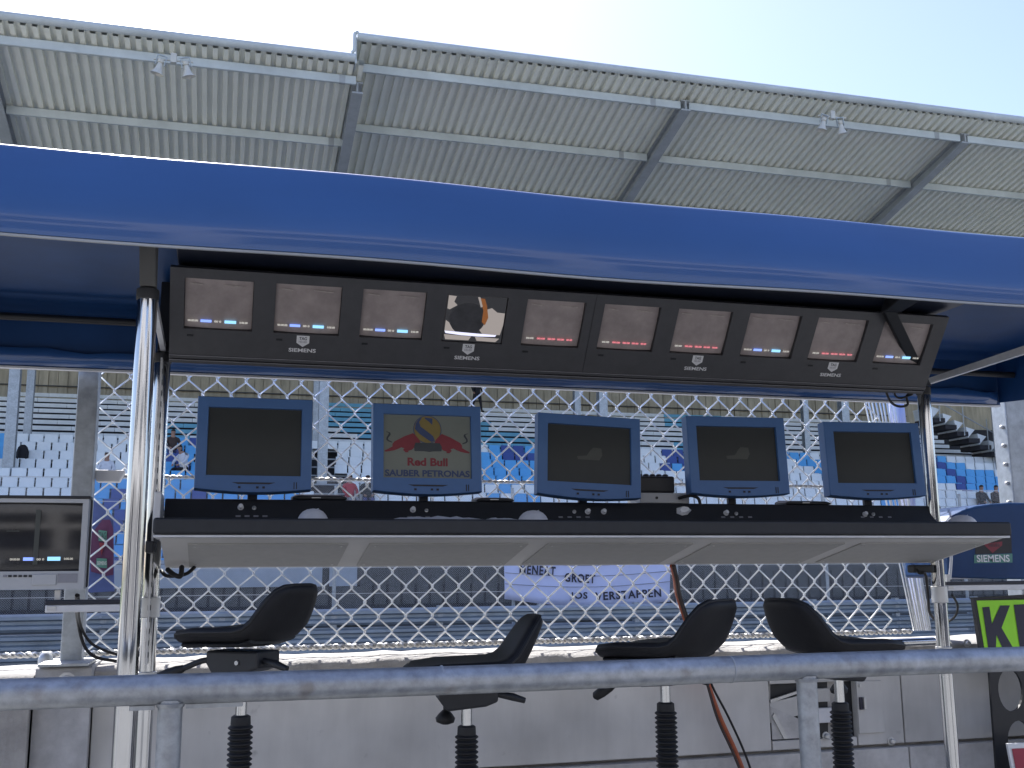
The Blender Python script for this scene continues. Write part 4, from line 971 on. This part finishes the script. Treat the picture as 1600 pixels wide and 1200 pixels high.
def heap(px0, px1, hgt, label):
    a = P(px0, 812, 3.30); b = P(px1, 812, 3.30); m = MB(); n = 14; rn = random.Random(px0)
    vs = []
    for i in range(n+1):
        x = lerp(a.x, b.x, i/n); z = 1.786+hgt*(0.3+0.7*math.sin(math.pi*i/n)**0.5)*rn.uniform(0.6,1)
        vs += [(x,3.24,1.7862),(x,3.30,z),(x,3.38,z*0.5+0.5*1.7862)]
    m.add(vs, [f for i in range(n) for f in ((3*i,3*i+3,3*i+4,3*i+1),(3*i+1,3*i+4,3*i+5,3*i+2))])
    o = m.build('paper_sheets', 'paper', org=((a.x+b.x)/2, 3.3, 1.786)); q = o.modifiers.new('t','SOLIDIFY'); q.thickness = 0.001; q.offset = 1
    setp(o, label, 'paper')
heap(614, 752, 0.014, 'flattened pale papers lying on the desk below the logo monitor')
heap(757, 805, 0.010, 'small crumpled scrap beside the papers on the desk, left of a round dish')
# dark equipment box on a pale unit
a = P(1002, 783, 3.66); b = P(1075, 783, 3.66)
t = thing('pale_unit', 'pale grey flat electronic unit under the black box between third and fourth monitors', 'electronics', ((a.x+b.x)/2, 3.66, 1.869))
m = MB(); m.box((a.x-0.02,3.62,1.8695),(b.x-0.012,3.75,1.908)); o = m.build('case', 'tvcase', t, bevel=0.003)
m = MB(); m.lathe([(0.005,0),(0.005,0.003)], (a.x+0.045,3.6195,1.889), 10, Matrix.Rotation(rad(90),3,'X')); m.build('jack', 'black', o)
m = MB(); m.tube(smoothpath([(b.x-0.06,3.61,1.888),(b.x-0.045,3.59,1.893),(b.x-0.02,3.58,1.895),(b.x+0.005,3.58,1.885),(b.x+0.012,3.58,1.86)],5), 0.006, 8); m.build('cable', 'rubber', t, smooth=60)
t = thing('equipment_box', 'small black box with lumpy top between the third and fourth monitors', 'box', ((a.x+b.x)/2, 3.68, 1.909))
m = MB(); m.box((a.x-0.025,3.635,1.909),(a.x+0.128,3.74,1.972)); m.build('case', 'black', t, bevel=0.008)
for i in range(5):
    m = MB(); m.lathe([(0.011,0.9715),(0.012,0.978),(0.006,0.982)], (a.x+0.0+0.026*i,3.67,1.0), 10); m.build('knob', 'black', t, smooth=50)
c = PP(1068, 799, (0, cy0, cz0), cn_)
m = MB(); rn = random.Random(5); ring = []
pts = [(-0.030,-0.010),(-0.026,0.012),(0.0,0.020),(0.022,0.014),(0.032,0.004),(0.012,-0.014),(-0.010,-0.018)]
vs = [c+cu_*a_+cv_*b_+cn_*0.002 for a_, b_ in pts]+[c+cu_*a_*0.6+cv_*b_*0.6+cn_*(0.010+rn.uniform(0,0.008)) for a_, b_ in pts]
n = len(pts); m.add(vs, [(i,(i+1)%n,n+(i+1)%n,n+i) for i in range(n)]+[tuple(range(n,2*n)), tuple(range(n-1,-1,-1))])
setp(m.build('crumpled_paper', 'white', org=c), 'crumpled white paper on the console left of the fourth monitor', 'paper')

# ---------------------------------------------------------------- stools
def stool(px, py, rzv, z_boot_px, label, knob_side=1, lever='long', K=0.81):
    YS = 3.05; c = P(px, py, YS); zb = P(px, z_boot_px, YS).z
    t = thing('stool', label, 'stool', (c.x, YS, 0), (0, 0, rad(rzv)), 'black stools in front of the desk', local=True)
    zs = c.z
    ST_ = [(0.215,-0.012,0.15,0.026),(0.205,-0.006,0.25,0.046),(0.178,0.0,0.315,0.056),(0.10,0.005,0.35,0.060),(0.0,0.006,0.36,0.062),(-0.09,0.009,0.355,0.064),(-0.130,0.018,0.345,0.066),(-0.160,0.042,0.33,0.066),(-0.182,0.075,0.315,0.062),(-0.205,0.112,0.29,0.056),(-0.224,0.142,0.25,0.050),(-0.236,0.158,0.19,0.040),(-0.242,0.165,0.11,0.020)]
    rings = []; n = len(ST_)
    ST_ = [(a*K, b*K*(1.12 if a < -0.12 else 1.0), c_*K*1.06, d*K) for a, b, c_, d in ST_]
    for i, (f_, z_, w_, th) in enumerate(ST_):
        a = Vector((0, ST_[max(i-1,0)][0], ST_[max(i-1,0)][1])); b = Vector((0, ST_[min(i+1,n-1)][0], ST_[min(i+1,n-1)][1])); tg = (b-a).normalized()
        nr = X.cross(tg); nr = nr if nr.z > 0 or (abs(nr.z) < 0.5 and nr.y > 0) else -nr
        ring = []
        for k in range(20):
            an = 2*math.pi*k/20; ca, sa = math.cos(an), math.sin(an)
            ux = math.copysign(abs(ca)**0.55, ca)*w_/2; uy = math.copysign(abs(sa)**0.7, sa)*th/2
            cup = 0.030*(abs(ux)/0.19)**2.2
            ring.append(Vector((ux, f_, zs+z_))+nr*(uy+cup-0.008))
        rings.append(ring)
    m = MB(); m.loft(rings); st_ = m.build('seat', 'seatblack', t, smooth=60)
    m = MB(); edge = [r_[0] for r_ in rings]+[r_[10] for r_ in reversed(rings)]; m.tube([lerp(p_, Vector((0, p_.y, p_.z)), 0.012) for p_ in edge], 0.0045, 8); m.build('piping', 'rubber', t, smooth=60)
    m = MB()      # shell under the cushion
    m.loft([[Vector((math.copysign(abs(math.cos(an))**0.6, math.cos(an))*w_*0.40, f_, zs+z_-0.025)) + Vector((0, math.sin(an)*0.001, math.sin(an)*0.012)) for an in [2*math.pi*k/12 for k in range(12)]] for f_, z_, w_, th in ST_[2:7]]); m.build('seat_pan', 'black', t, smooth=50)
    m = MB(); m.loft([[(-0.052,y_,zs-0.042),(0.052,y_,zs-0.042),(0.052,y_,zs-d_),(-0.052,y_,zs-d_)] for y_, d_ in ((-0.085,0.085),(-0.05,0.098),(0.06,0.108),(0.085,0.075))]); mb_ = m.build('mechanism', 'black', t, bevel=0.006)
    m = MB(); m.lathe([(0.006,0),(0.006,0.004)], (0.0525*knob_side,-0.02,zs-0.072), 10, Matrix.Rotation(rad(90*knob_side),3,'Y')); m.build('rivet', 'alu', mb_)
    LV = {'long': [(0.040,0.07,-0.066),(0.05,0.10,-0.070),(0.06,0.135,-0.084),(0.065,0.15,-0.090)], 'low': [(0.040,0.07,-0.062),(0.05,0.095,-0.072),(0.06,0.125,-0.092),(0.065,0.14,-0.102)], 'drop': [(0.053,0.05,-0.06),(0.068,0.05,-0.075),(0.070,0.052,-0.10),(0.070,0.053,-0.122)]}[lever]
    m = MB(); m.tube(smoothpath([(a_*knob_side,b_,zs+c_) for a_, b_, c_ in LV],4), 0.008, 10); m.build('lever', 'black', t, smooth=60)
    p0 = Vector((LV[-1][0]*knob_side, LV[-1][1], zs+LV[-1][2])); dv = Vector(((LV[-1][0]-LV[-2][0])*knob_side, LV[-1][1]-LV[-2][1], LV[-1][2]-LV[-2][2])).normalized()
    gl = (0,0.02,0.05,0.075,0.082) if lever != 'drop' else (0,0.010,0.022,0.034,0.040)
    gr = (0.009,0.014,0.016,0.014,0.005) if lever != 'drop' else (0.010,0.020,0.029,0.026,0.010)
    m = MB(); m.tube([p0+dv*(q_-0.004) for q_ in gl], 0.01, 12, rs=list(gr)); m.build('lever_grip', 'rubber', t, smooth=60)
    m = MB(); m.tube([(-0.02,-0.08,zs-0.066),(-0.03,-0.13,zs-0.075),(-0.03,-0.165,zs-0.086)], 0.010, 10, rs=[0.008,0.011,0.008]); m.build('tilt_lever', 'black', t, smooth=60)
    m = MB(); m.lathe([(0.0155,zb-0.05),(0.0155,zs-0.09)], (0,0,0), 18); m.build('piston_rod', 'chrome', t, smooth=50)
    prof_ = [(0.020,zb),(0.026,zb-0.004),(0.027,zb-0.022)]; zz = zb-0.026
    while zz > zb-0.42: prof_ += [(0.0265,zz),(0.0335,zz-0.0050),(0.0335,zz-0.0075),(0.0265,zz-0.0125)]; zz -= 0.0138
    prof_.append((0.02, zz))
    m = MB(); m.lathe(prof_, (0,0,0), 24); m.build('bellows_boot', 'rubber', t, smooth=25)
    m = MB(); m.lathe([(0.16,0.006),(0.16,0.02),(0.05,0.045),(0.022,0.06),(0.022,zz+0.01)], (0,0,0), 24); m.build('pedestal', 'black', t, smooth=40)
stool(381, 991, 52, 1117, 'black stool with rounded back, leftmost in front of the desk', -1, 'long', 0.74)
stool(729, 1047, 84, 1133, 'black low stool seen side on, second from the left', 1, 'drop', 0.84)
stool(1037, 1016, 36, 1097, 'black stool with broad rounded back, third from the left', -1, 'low', 0.84)
stool(1307, 1010, -84, 1097, 'black stool facing right, rightmost in front of the desk', -1, 'drop', 0.84)

# ---------------------------------------------------------------- foreground railing
rl_ = thing('railing', 'thick galvanised pipe railing running across the foreground', 'railing', (0.6, 2.3, 0))
ZR = 1.394; rn = random.Random(2)
m = MB(); pts = [(-3+0.1*i, 2.3+0.0015*math.sin(i*0.5), ZR+0.0015*math.sin(i*0.31)) for i in range(93)]; m.tube(pts, 0.0302, 24); m.build('top_rail', 'galv_rail', rl_, smooth=60)
for i, x in enumerate((-1.52, -0.082, 1.357, 2.80, 4.24)):
    m = MB(); m.tube([(x,2.3,0.004),(x,2.3,0.7),(x,2.3,ZR-0.02)], 0.0242, 20); m.build('post', 'galv_rail', rl_, smooth=60)
    m = MB(); m.tube([(x,2.3,ZR-0.034),(x,2.3,ZR-0.026)], 0.029, 20, rs=[0.0262,0.0295]); m.build('weld_bead', 'galv_rail', rl_, smooth=60)
for x in (0.474, 1.16, 2.10, -0.55):
    m = MB(); m.tube([(x-0.0015,2.3,ZR),(x+0.0015,2.3,ZR)], 0.0309, 24); m.build('joint_seam', 'beam', rl_, smooth=40)
for x0, x1 in ((-0.16,-0.112),(-0.052,0.06)):
    m = MB(); m.box((x0,2.292,ZR-0.0375),(x1,2.308,ZR-0.029)); m.build('gusset', 'galv_rail', rl_)

# ---------------------------------------------------------------- left television and its arm
tv = thing('television', 'grey tube television with dark picture at the left edge', 'television', (-0.56, 3.35, 1.57))
x1 = -0.372; x0 = -0.760; yf = 3.30; zt, zb = 1.843, 1.585
scx0, scx1, scz0, scz1 = -0.715, -0.388, 1.636, 1.832
m = MB()
m.box((x0,yf,scz1),(x1,yf+0.05,zt)); m.box((x0,yf,zb),(x1,yf+0.05,scz0)); m.box((x0,yf,scz0),(scx0,yf+0.05,scz1)); m.box((scx1,yf,scz0),(x1,yf+0.05,scz1))
m.build('front_frame', 'tvcase', tv)
m = MB(); m.hexa([(x0-0.001,yf+0.051,zb+0.005),(x1+0.006,yf+0.051,zb+0.002),(x1-0.05,yf+0.36,zb+0.03),(x0+0.05,yf+0.36,zb+0.03),(x0-0.001,yf+0.051,zt+0.006),(x1+0.006,yf+0.051,zt+0.006),(x1-0.05,yf+0.36,zt-0.05),(x0+0.05,yf+0.36,zt-0.05)]); m.build('rear_shell', 'black', tv, bevel=0.006)
m = MB(); m.box((x0,yf-0.004,zt+0.0005),(x1+0.004,yf+0.055,zt+0.009)); m.build('top_edge', 'black', tv, bevel=0.002)
m = MB(); vs = []
for j in range(9):
    for i in range(13):
        a_ = -1+2*i/12; b_ = -1+2*j/8
        vs.append((lerp((scx0+scx1)/2, scx1, a_) if a_ >= 0 else lerp((scx0+scx1)/2, scx0, -a_), yf+0.022-0.018*(1-0.5*a_*a_-0.5*b_*b_), (scz0+scz1)/2+b_*(scz1-scz0)/2))
m.add(vs, [(j*13+i, j*13+i+1, (j+1)*13+i+1, (j+1)*13+i) for j in range(8) for i in range(12)]); ts = m.build('screen', 'crtdark', tv, smooth=60)
def tvbar(px0, px1, py0, py1, mt, nm='caption', off=0.0035):
    a = P(px0, py0, yf+0.001); b = P(px1, py1, yf+0.001); m = MB()
    m.add([(a.x,yf+0.003,a.z),(b.x,yf+0.003,a.z),(b.x,yf+0.003,b.z),(a.x,yf+0.003,b.z)], [(0,1,2,3)]); m.build(nm, mt, ts)
tvbar(36, 53, 871, 876, 'on_blue'); tvbar(74, 94, 870, 876, 'on_cyan'); tvbar(56.5, 58.2, 796, 882, 'ghost', 'picture_line'); tvbar(10, 30, 829, 830.5, 'ghost', 'picture_line')
def tvtext(txt, px, py, w, h, mt):
    c = P(px, py, yf+0.0025); m = MB(); fit_text(m, txt, c, X, Z, FRONT, w, h, bold=0.01, extrude=0.0); m.build('caption', mt, ts)
tvtext('00:00:00', 23, 874, 0.026, 0.006, 'on_white'); tvtext('00 0', 63, 874, 0.020, 0.006, 'on_white'); tvtext('0:00.00', 107, 873, 0.024, 0.006, 'on_white')
a = P(50, 903, yf); m = MB(); m.box((a.x,yf-0.004,zb+0.012),(a.x+0.065,yf-0.0003,zb+0.043)); m.build('control_flap', 'tvcase', tv, bevel=0.002)
m = MB(); m.box((a.x+0.068,yf-0.002,zb+0.018),(x1-0.018,yf-0.0003,zb+0.044)); m.build('speaker_grille', 'c_grey', tv)
for k in range(6):
    p = P(8+8*k, 900, yf); m = MB(); m.box((p.x-0.005,yf-0.003,p.z-0.003),(p.x+0.004,yf-0.0002,p.z+0.003)); m.build('button', 'black' if k else 'c_grey', tv)
def arm(xa, xb, yy, zc, label):
    t = thing('support_arm', label, 'bracket', (xb, yy, zc))
    m = MB(); m.box((xa,yy-0.02,zc-0.013),(xb,yy+0.02,zc+0.009)); m.build('arm_bar', 'trim', t, bevel=0.003)
    m = MB(); m.box((xa,yy-0.024,zc+0.0095),(xb,yy+0.03,zc+0.022)); m.build('arm_plate', 'navy', t, bevel=0.002)
    m = MB(); m.box((xa+0.005,yy-0.0235,zc-0.006),(xa+0.03,yy-0.0202,zc+0.006)); m.build('end_clamp', 'alu', t, bevel=0.001)
    m = MB(); m.box((xa+0.02,yy,zc+0.0225),(xa+0.035,yy+0.02,zc+0.05)); m.build('arm_stud', 'alu', t)
    return t
arm(P(72,950,3.32).x, -0.232, 3.32, P(72,950,3.32).z, 'chrome support arm under the television beside the left poles')
arm(2.765, 3.25, 3.62, P(1530,917,3.62).z, 'chrome support arm below the blue fairing at the right')

# side fairings with sponsor lettering
def fairing(poly, Yp, thick, mt, label):
    t = thing('side_fairing', label, 'fairing', (P(poly[0][0], poly[0][1], Yp).x, Yp, 1.5))
    pts = [P(a, b, Yp) for a, b in poly]; m = MB(); m.prism(pts, (0, thick, 0)); o = m.build('shell', mt, t, bevel=0.012, seg=3); return t
YF = 3.80
fr = fairing([(1481,815),(1490,805),(1505,797),(1525,790.5),(1550,787),(1580,785),(1640,786),(1700,796),(1700,904),(1600,905),(1560,905),(1483,903)], YF, 0.30, 'blue_in', 'dark blue rounded side fairing with SIEMENS lettering right of the desk')
def fq(t, pts, mt, off, nm): 
    m = MB(); m.add([P(a, b, YF-off) for a, b in pts], [tuple(range(len(pts)))]); return m.build(nm, mt, t)
fq(fr, [(1523,832),(1580,828),(1581,864),(1524,866)], 'black', 0.0015, 'logo_plate')
fq(fr, [(1536,850),(1566,846),(1566,852),(1551,864)], 'logored', 0.0025, 'shield_logo')
m = MB(); fit_text(m, 'HEUER', P(1554, 852, YF-0.004), X, Z, FRONT, 0.055, 0.014, bold=0.0, extrude=0.0); m.build('lettering', 'logodark', fr)
fq(fr, [(1522,867),(1582,865),(1582,879),(1522,880)], 'green', 0.0015, 'name_plate')
m = MB(); fit_text(m, 'SIEMENS', P(1552, 872.5, YF-0.003), X, Z, FRONT, 0.165, 0.030, bold=0.02, extrude=0.0); m.build('lettering', 'letter', fr)
m = MB(); m.tube([P(1484,905,YF-0.01), P(1486,880,YF-0.01), P(1487,855,YF-0.01)], 0.006, 8); m.build('edge_strip', 'trim', fr)
# left: purple side banner behind the mesh
YB = 4.385
sb = thing('side_banner', 'narrow purple and blue hanging banner with sponsor badge beside the television', 'banner', (-0.5, YB, 1.6))
def bp(pts, mt, off, nm, th=0.004):
    m = MB(); q = [P(a, b, YB-off) for a, b in pts]; m.prism(q, (0, th, 0)); return m.build(nm, mt, sb)
bp([(128,776),(140,776),(162,789),(177,808),(178,924),(142,926),(128,920)], 'clothblue', 0, 'cloth', 0.02)
bp([(140,838),(160,812),(172,812),(177,828),(177,898),(166,900),(142,893)], 'maroon', 0.006, 'purple_field')
bp([(154,828),(167,830),(166,846),(154,845)], 'green', 0.012, 'badge'); bp([(155,848),(163,848.5),(158.5,868)], 'logored', 0.012, 'badge_point')
bp([(151,872),(167,873),(167,888),(150,886)], 'green', 0.012, 'name_plate')
m = MB(); fit_text(m, 'TAG', P(160, 837, YB-0.0135), X, Z, FRONT, 0.026, 0.026, extrude=0.0); m.build('lettering', 'ink', sb)
m = MB(); fit_text(m, 'SIEMENS', P(159, 880, YB-0.0135), X, Z, FRONT, 0.034, 0.014, extrude=0.0); m.build('lettering', 'letter', sb)

# ---------------------------------------------------------------- boards at the right
YK = 3.93
kb = thing('pit_board', 'lime green pit board with large black letters leaning at the right edge', 'sign', (P(1530,940,YK).x, YK, 1.2))
m = MB(); m.prism([P(1526,938,YK),P(1660,930,YK),P(1660,1030,YK+0.0),P(1541,1030,YK)], (0,0.012,0)); m.build('board', 'lime', kb)
m = MB(); m.prism([P(1528,939,YK)+Y*0.0125,P(1660,931,YK)+Y*0.0125,P(1660,1029,YK)+Y*0.0125,P(1542,1029,YK)+Y*0.0125], (0,0.006,0)); m.build('bounce_block', 'black', kb)  # unseen black plate added to keep green bounce off the wall
m = MB(); m.prism([P(1521,934,YK),P(1660,926,YK),P(1660,936,YK),P(1525,938.5,YK)], (0,0.03,0)); m.build('top_edge', 'black', kb)
m = MB(); m.prism([P(1521,934,YK),P(1525.5,938,YK),P(1540.5,1030,YK),P(1535,1030,YK)], (0,0.02,0)); m.build('side_edge', 'black', kb)
def kp(pts):
    m = MB(); m.add([P(a, b, YK-0.002) for a, b in pts], [tuple(range(len(pts)))]); m.build('lettering', 'ink', kb)
kp([(1535,949),(1546,948),(1550,975),(1563,946),(1578,946),(1565,981),(1584,1014),(1568,1016),(1557,992),(1556,1018),(1545,1018)])
kp([(1584,945),(1603,944),(1608,1014),(1594,1015)])
def holes_plate(name, mt, par, yy, outline, holes, th):
    # flat plate with round openings, filled from 2D curves
    cu = bpy.data.curves.new('plate', 'CURVE'); cu.dimensions = '2D'; cu.fill_mode = 'BOTH'; cu.extrude = th/2
    for pts in [outline]+holes:
        sp = cu.splines.new('POLY'); sp.points.add(len(pts)-1); sp.use_cyclic_u = True
        for q_, (a, b) in zip(sp.points, pts): q_.co = (a, b, 0, 1)
    ob = bpy.data.objects.new('tmp', cu); C.objects.link(ob); dg = bpy.context.evaluated_depsgraph_get(); dg.update()
    me = bpy.data.meshes.new_from_object(ob.evaluated_get(dg)); bpy.data.objects.remove(ob)
    m = MB(); m.add([(v.co.x, yy+v.co.z, v.co.y) for v in me.vertices], [tuple(p.vertices) for p in me.polygons]); return m.build(name, mt, par)
YH = 3.92
hb = thing('number_board', 'black board with large round holes below the lime green sign', 'sign', (P(1550,1100,YH).x, YH, 0.9))
def xz(a, b): p = P(a, b, YH); return (p.x, p.z)
c1 = xz(1576, 1078); c2 = xz(1586, 1150); w1 = xz(1545, 1030)[0]
ol = [xz(1543,1030), xz(1556,1205), (xz(1556,1205)[0]+0.6, xz(1556,1205)[1]), (xz(1543,1030)[0]+0.6, xz(1543,1030)[1])]
hl = []
for (cx_, cz_) in ((c1[0]+0.005, c1[1]), (c1[0]+0.30, c1[1]), (c1[0]+0.03, c1[1]-0.215), (c1[0]+0.32, c1[1]-0.215)):
    hl.append([(cx_+0.062*math.cos(2*math.pi*i/24), cz_+0.088*math.sin(2*math.pi*i/24)) for i in range(24)])
holes_plate('board', 'black', hb, YH, ol, hl, 0.012)
t = thing('corner_sign', 'white and dark red sign just showing at the bottom right corner', 'sign', (P(1590,1190,3.80).x, 3.80, 0.7))
m = MB(); m.prism([P(1574,1162,3.8),P(1660,1158,3.8),P(1660,1260,3.8),P(1592,1260,3.8)], (0,0.01,0)); m.build('plate', 'white', t)
m = MB(); m.add([P(1581,1170,3.797),P(1660,1166,3.797),P(1660,1260,3.797),P(1599,1260,3.797)], [(0,1,2,3)]); m.build('red_field', 'signred', t)

# ---------------------------------------------------------------- cables
def cable(pts, r, mt, label, n=6):
    q = [P(a, b, y_) for a, b, y_ in pts]; m = MB(); m.tube(smoothpath(q, n), r, 8)
    return setp(m.build('cable', mt, smooth=60, org=q[0]), label, 'cable', 'loose cables')
cable([(262,890,3.55),(272,898,3.5),(282,900,3.5),(284,886,3.55)], 0.008, 'rubber', 'thick black cable looped under the left end of the desk')
cable([(252,892,3.58),(262,900,3.55),(290,897,3.55),(304,886,3.58)], 0.006, 'rubber', 'black cable running along the underside of the left desk end')
cable([(120,930,3.5),(121,965,4.0),(130,1005,4.1),(146,1025,4.1),(175,1032,4.12),(200,1033,4.12)], 0.006, 'rubber', 'lower black cable curving down the left fence post')
cable([(122,930,3.5),(124,970,4.0),(138,1000,4.1),(160,1015,4.1),(196,1026,4.12)], 0.005, 'rubber', 'upper black cable crossing the left fence post')
cable([(1050,884,3.62),(1055,905,3.7),(1060,935,3.85),(1085,1010,4.0),(1107,1070,4.02),(1125,1120,4.02),(1150,1175,4.02),(1175,1240,4.0)], 0.009, 'orange', 'orange brown cable hanging from the desk down the wall')
cable([(1054,884,3.62),(1060,910,3.7),(1066,940,3.85),(1095,1020,4.0),(1112,1070,4.02),(1138,1120,4.02),(1165,1180,4.02),(1185,1240,4.0)], 0.005, 'rubber', 'thin black cable beside the orange cable on the wall')
cable([(1052,884,3.60),(1058,910,3.68),(1063,938,3.83),(1088,1015,3.98),(1106,1072,4.0),(1122,1125,4.0),(1148,1182,4.0),(1170,1240,3.98)], 0.006, 'c_brown', 'dark brown cable twisted with the orange cable on the wall')
cable([(1383,608,3.56),(1392,628,3.6),(1405,635,3.6),(1418,632,3.6),(1417,618,3.58),(1432,612,3.56)], 0.005, 'rubber', 'black cable looping under the right end of the screen bank')
cable([(1398,609,3.56),(1399,618,3.58),(1408,622,3.58),(1426,616,3.57)], 0.004, 'rubber', 'short black cable loop beside the right chrome pole top')
cable([(1428,884,3.58),(1436,895,3.55),(1446,898,3.55),(1450,930,3.7),(1452,955,3.9),(1460,968,4.05)], 0.006, 'rubber', 'black cable dropping below the right end of the desk')
cable([(1488,930,3.62),(1496,945,3.8),(1494,960,3.95),(1484,970,4.05),(1470,972,4.1)], 0.005, 'rubber', 'black cable hooked under the right support arm')
for (px, py, lab) in ((1440, 890, 'black plug block under the right end of the desk'),):
    p = P(px, py, 3.58); m = MB(); m.box(p-Vector((0.045,0.02,0.012)), p+Vector((0.045,0.03,0.018))); setp(m.build('plug_block', 'rubber', bevel=0.006, org=p), lab, 'plug')
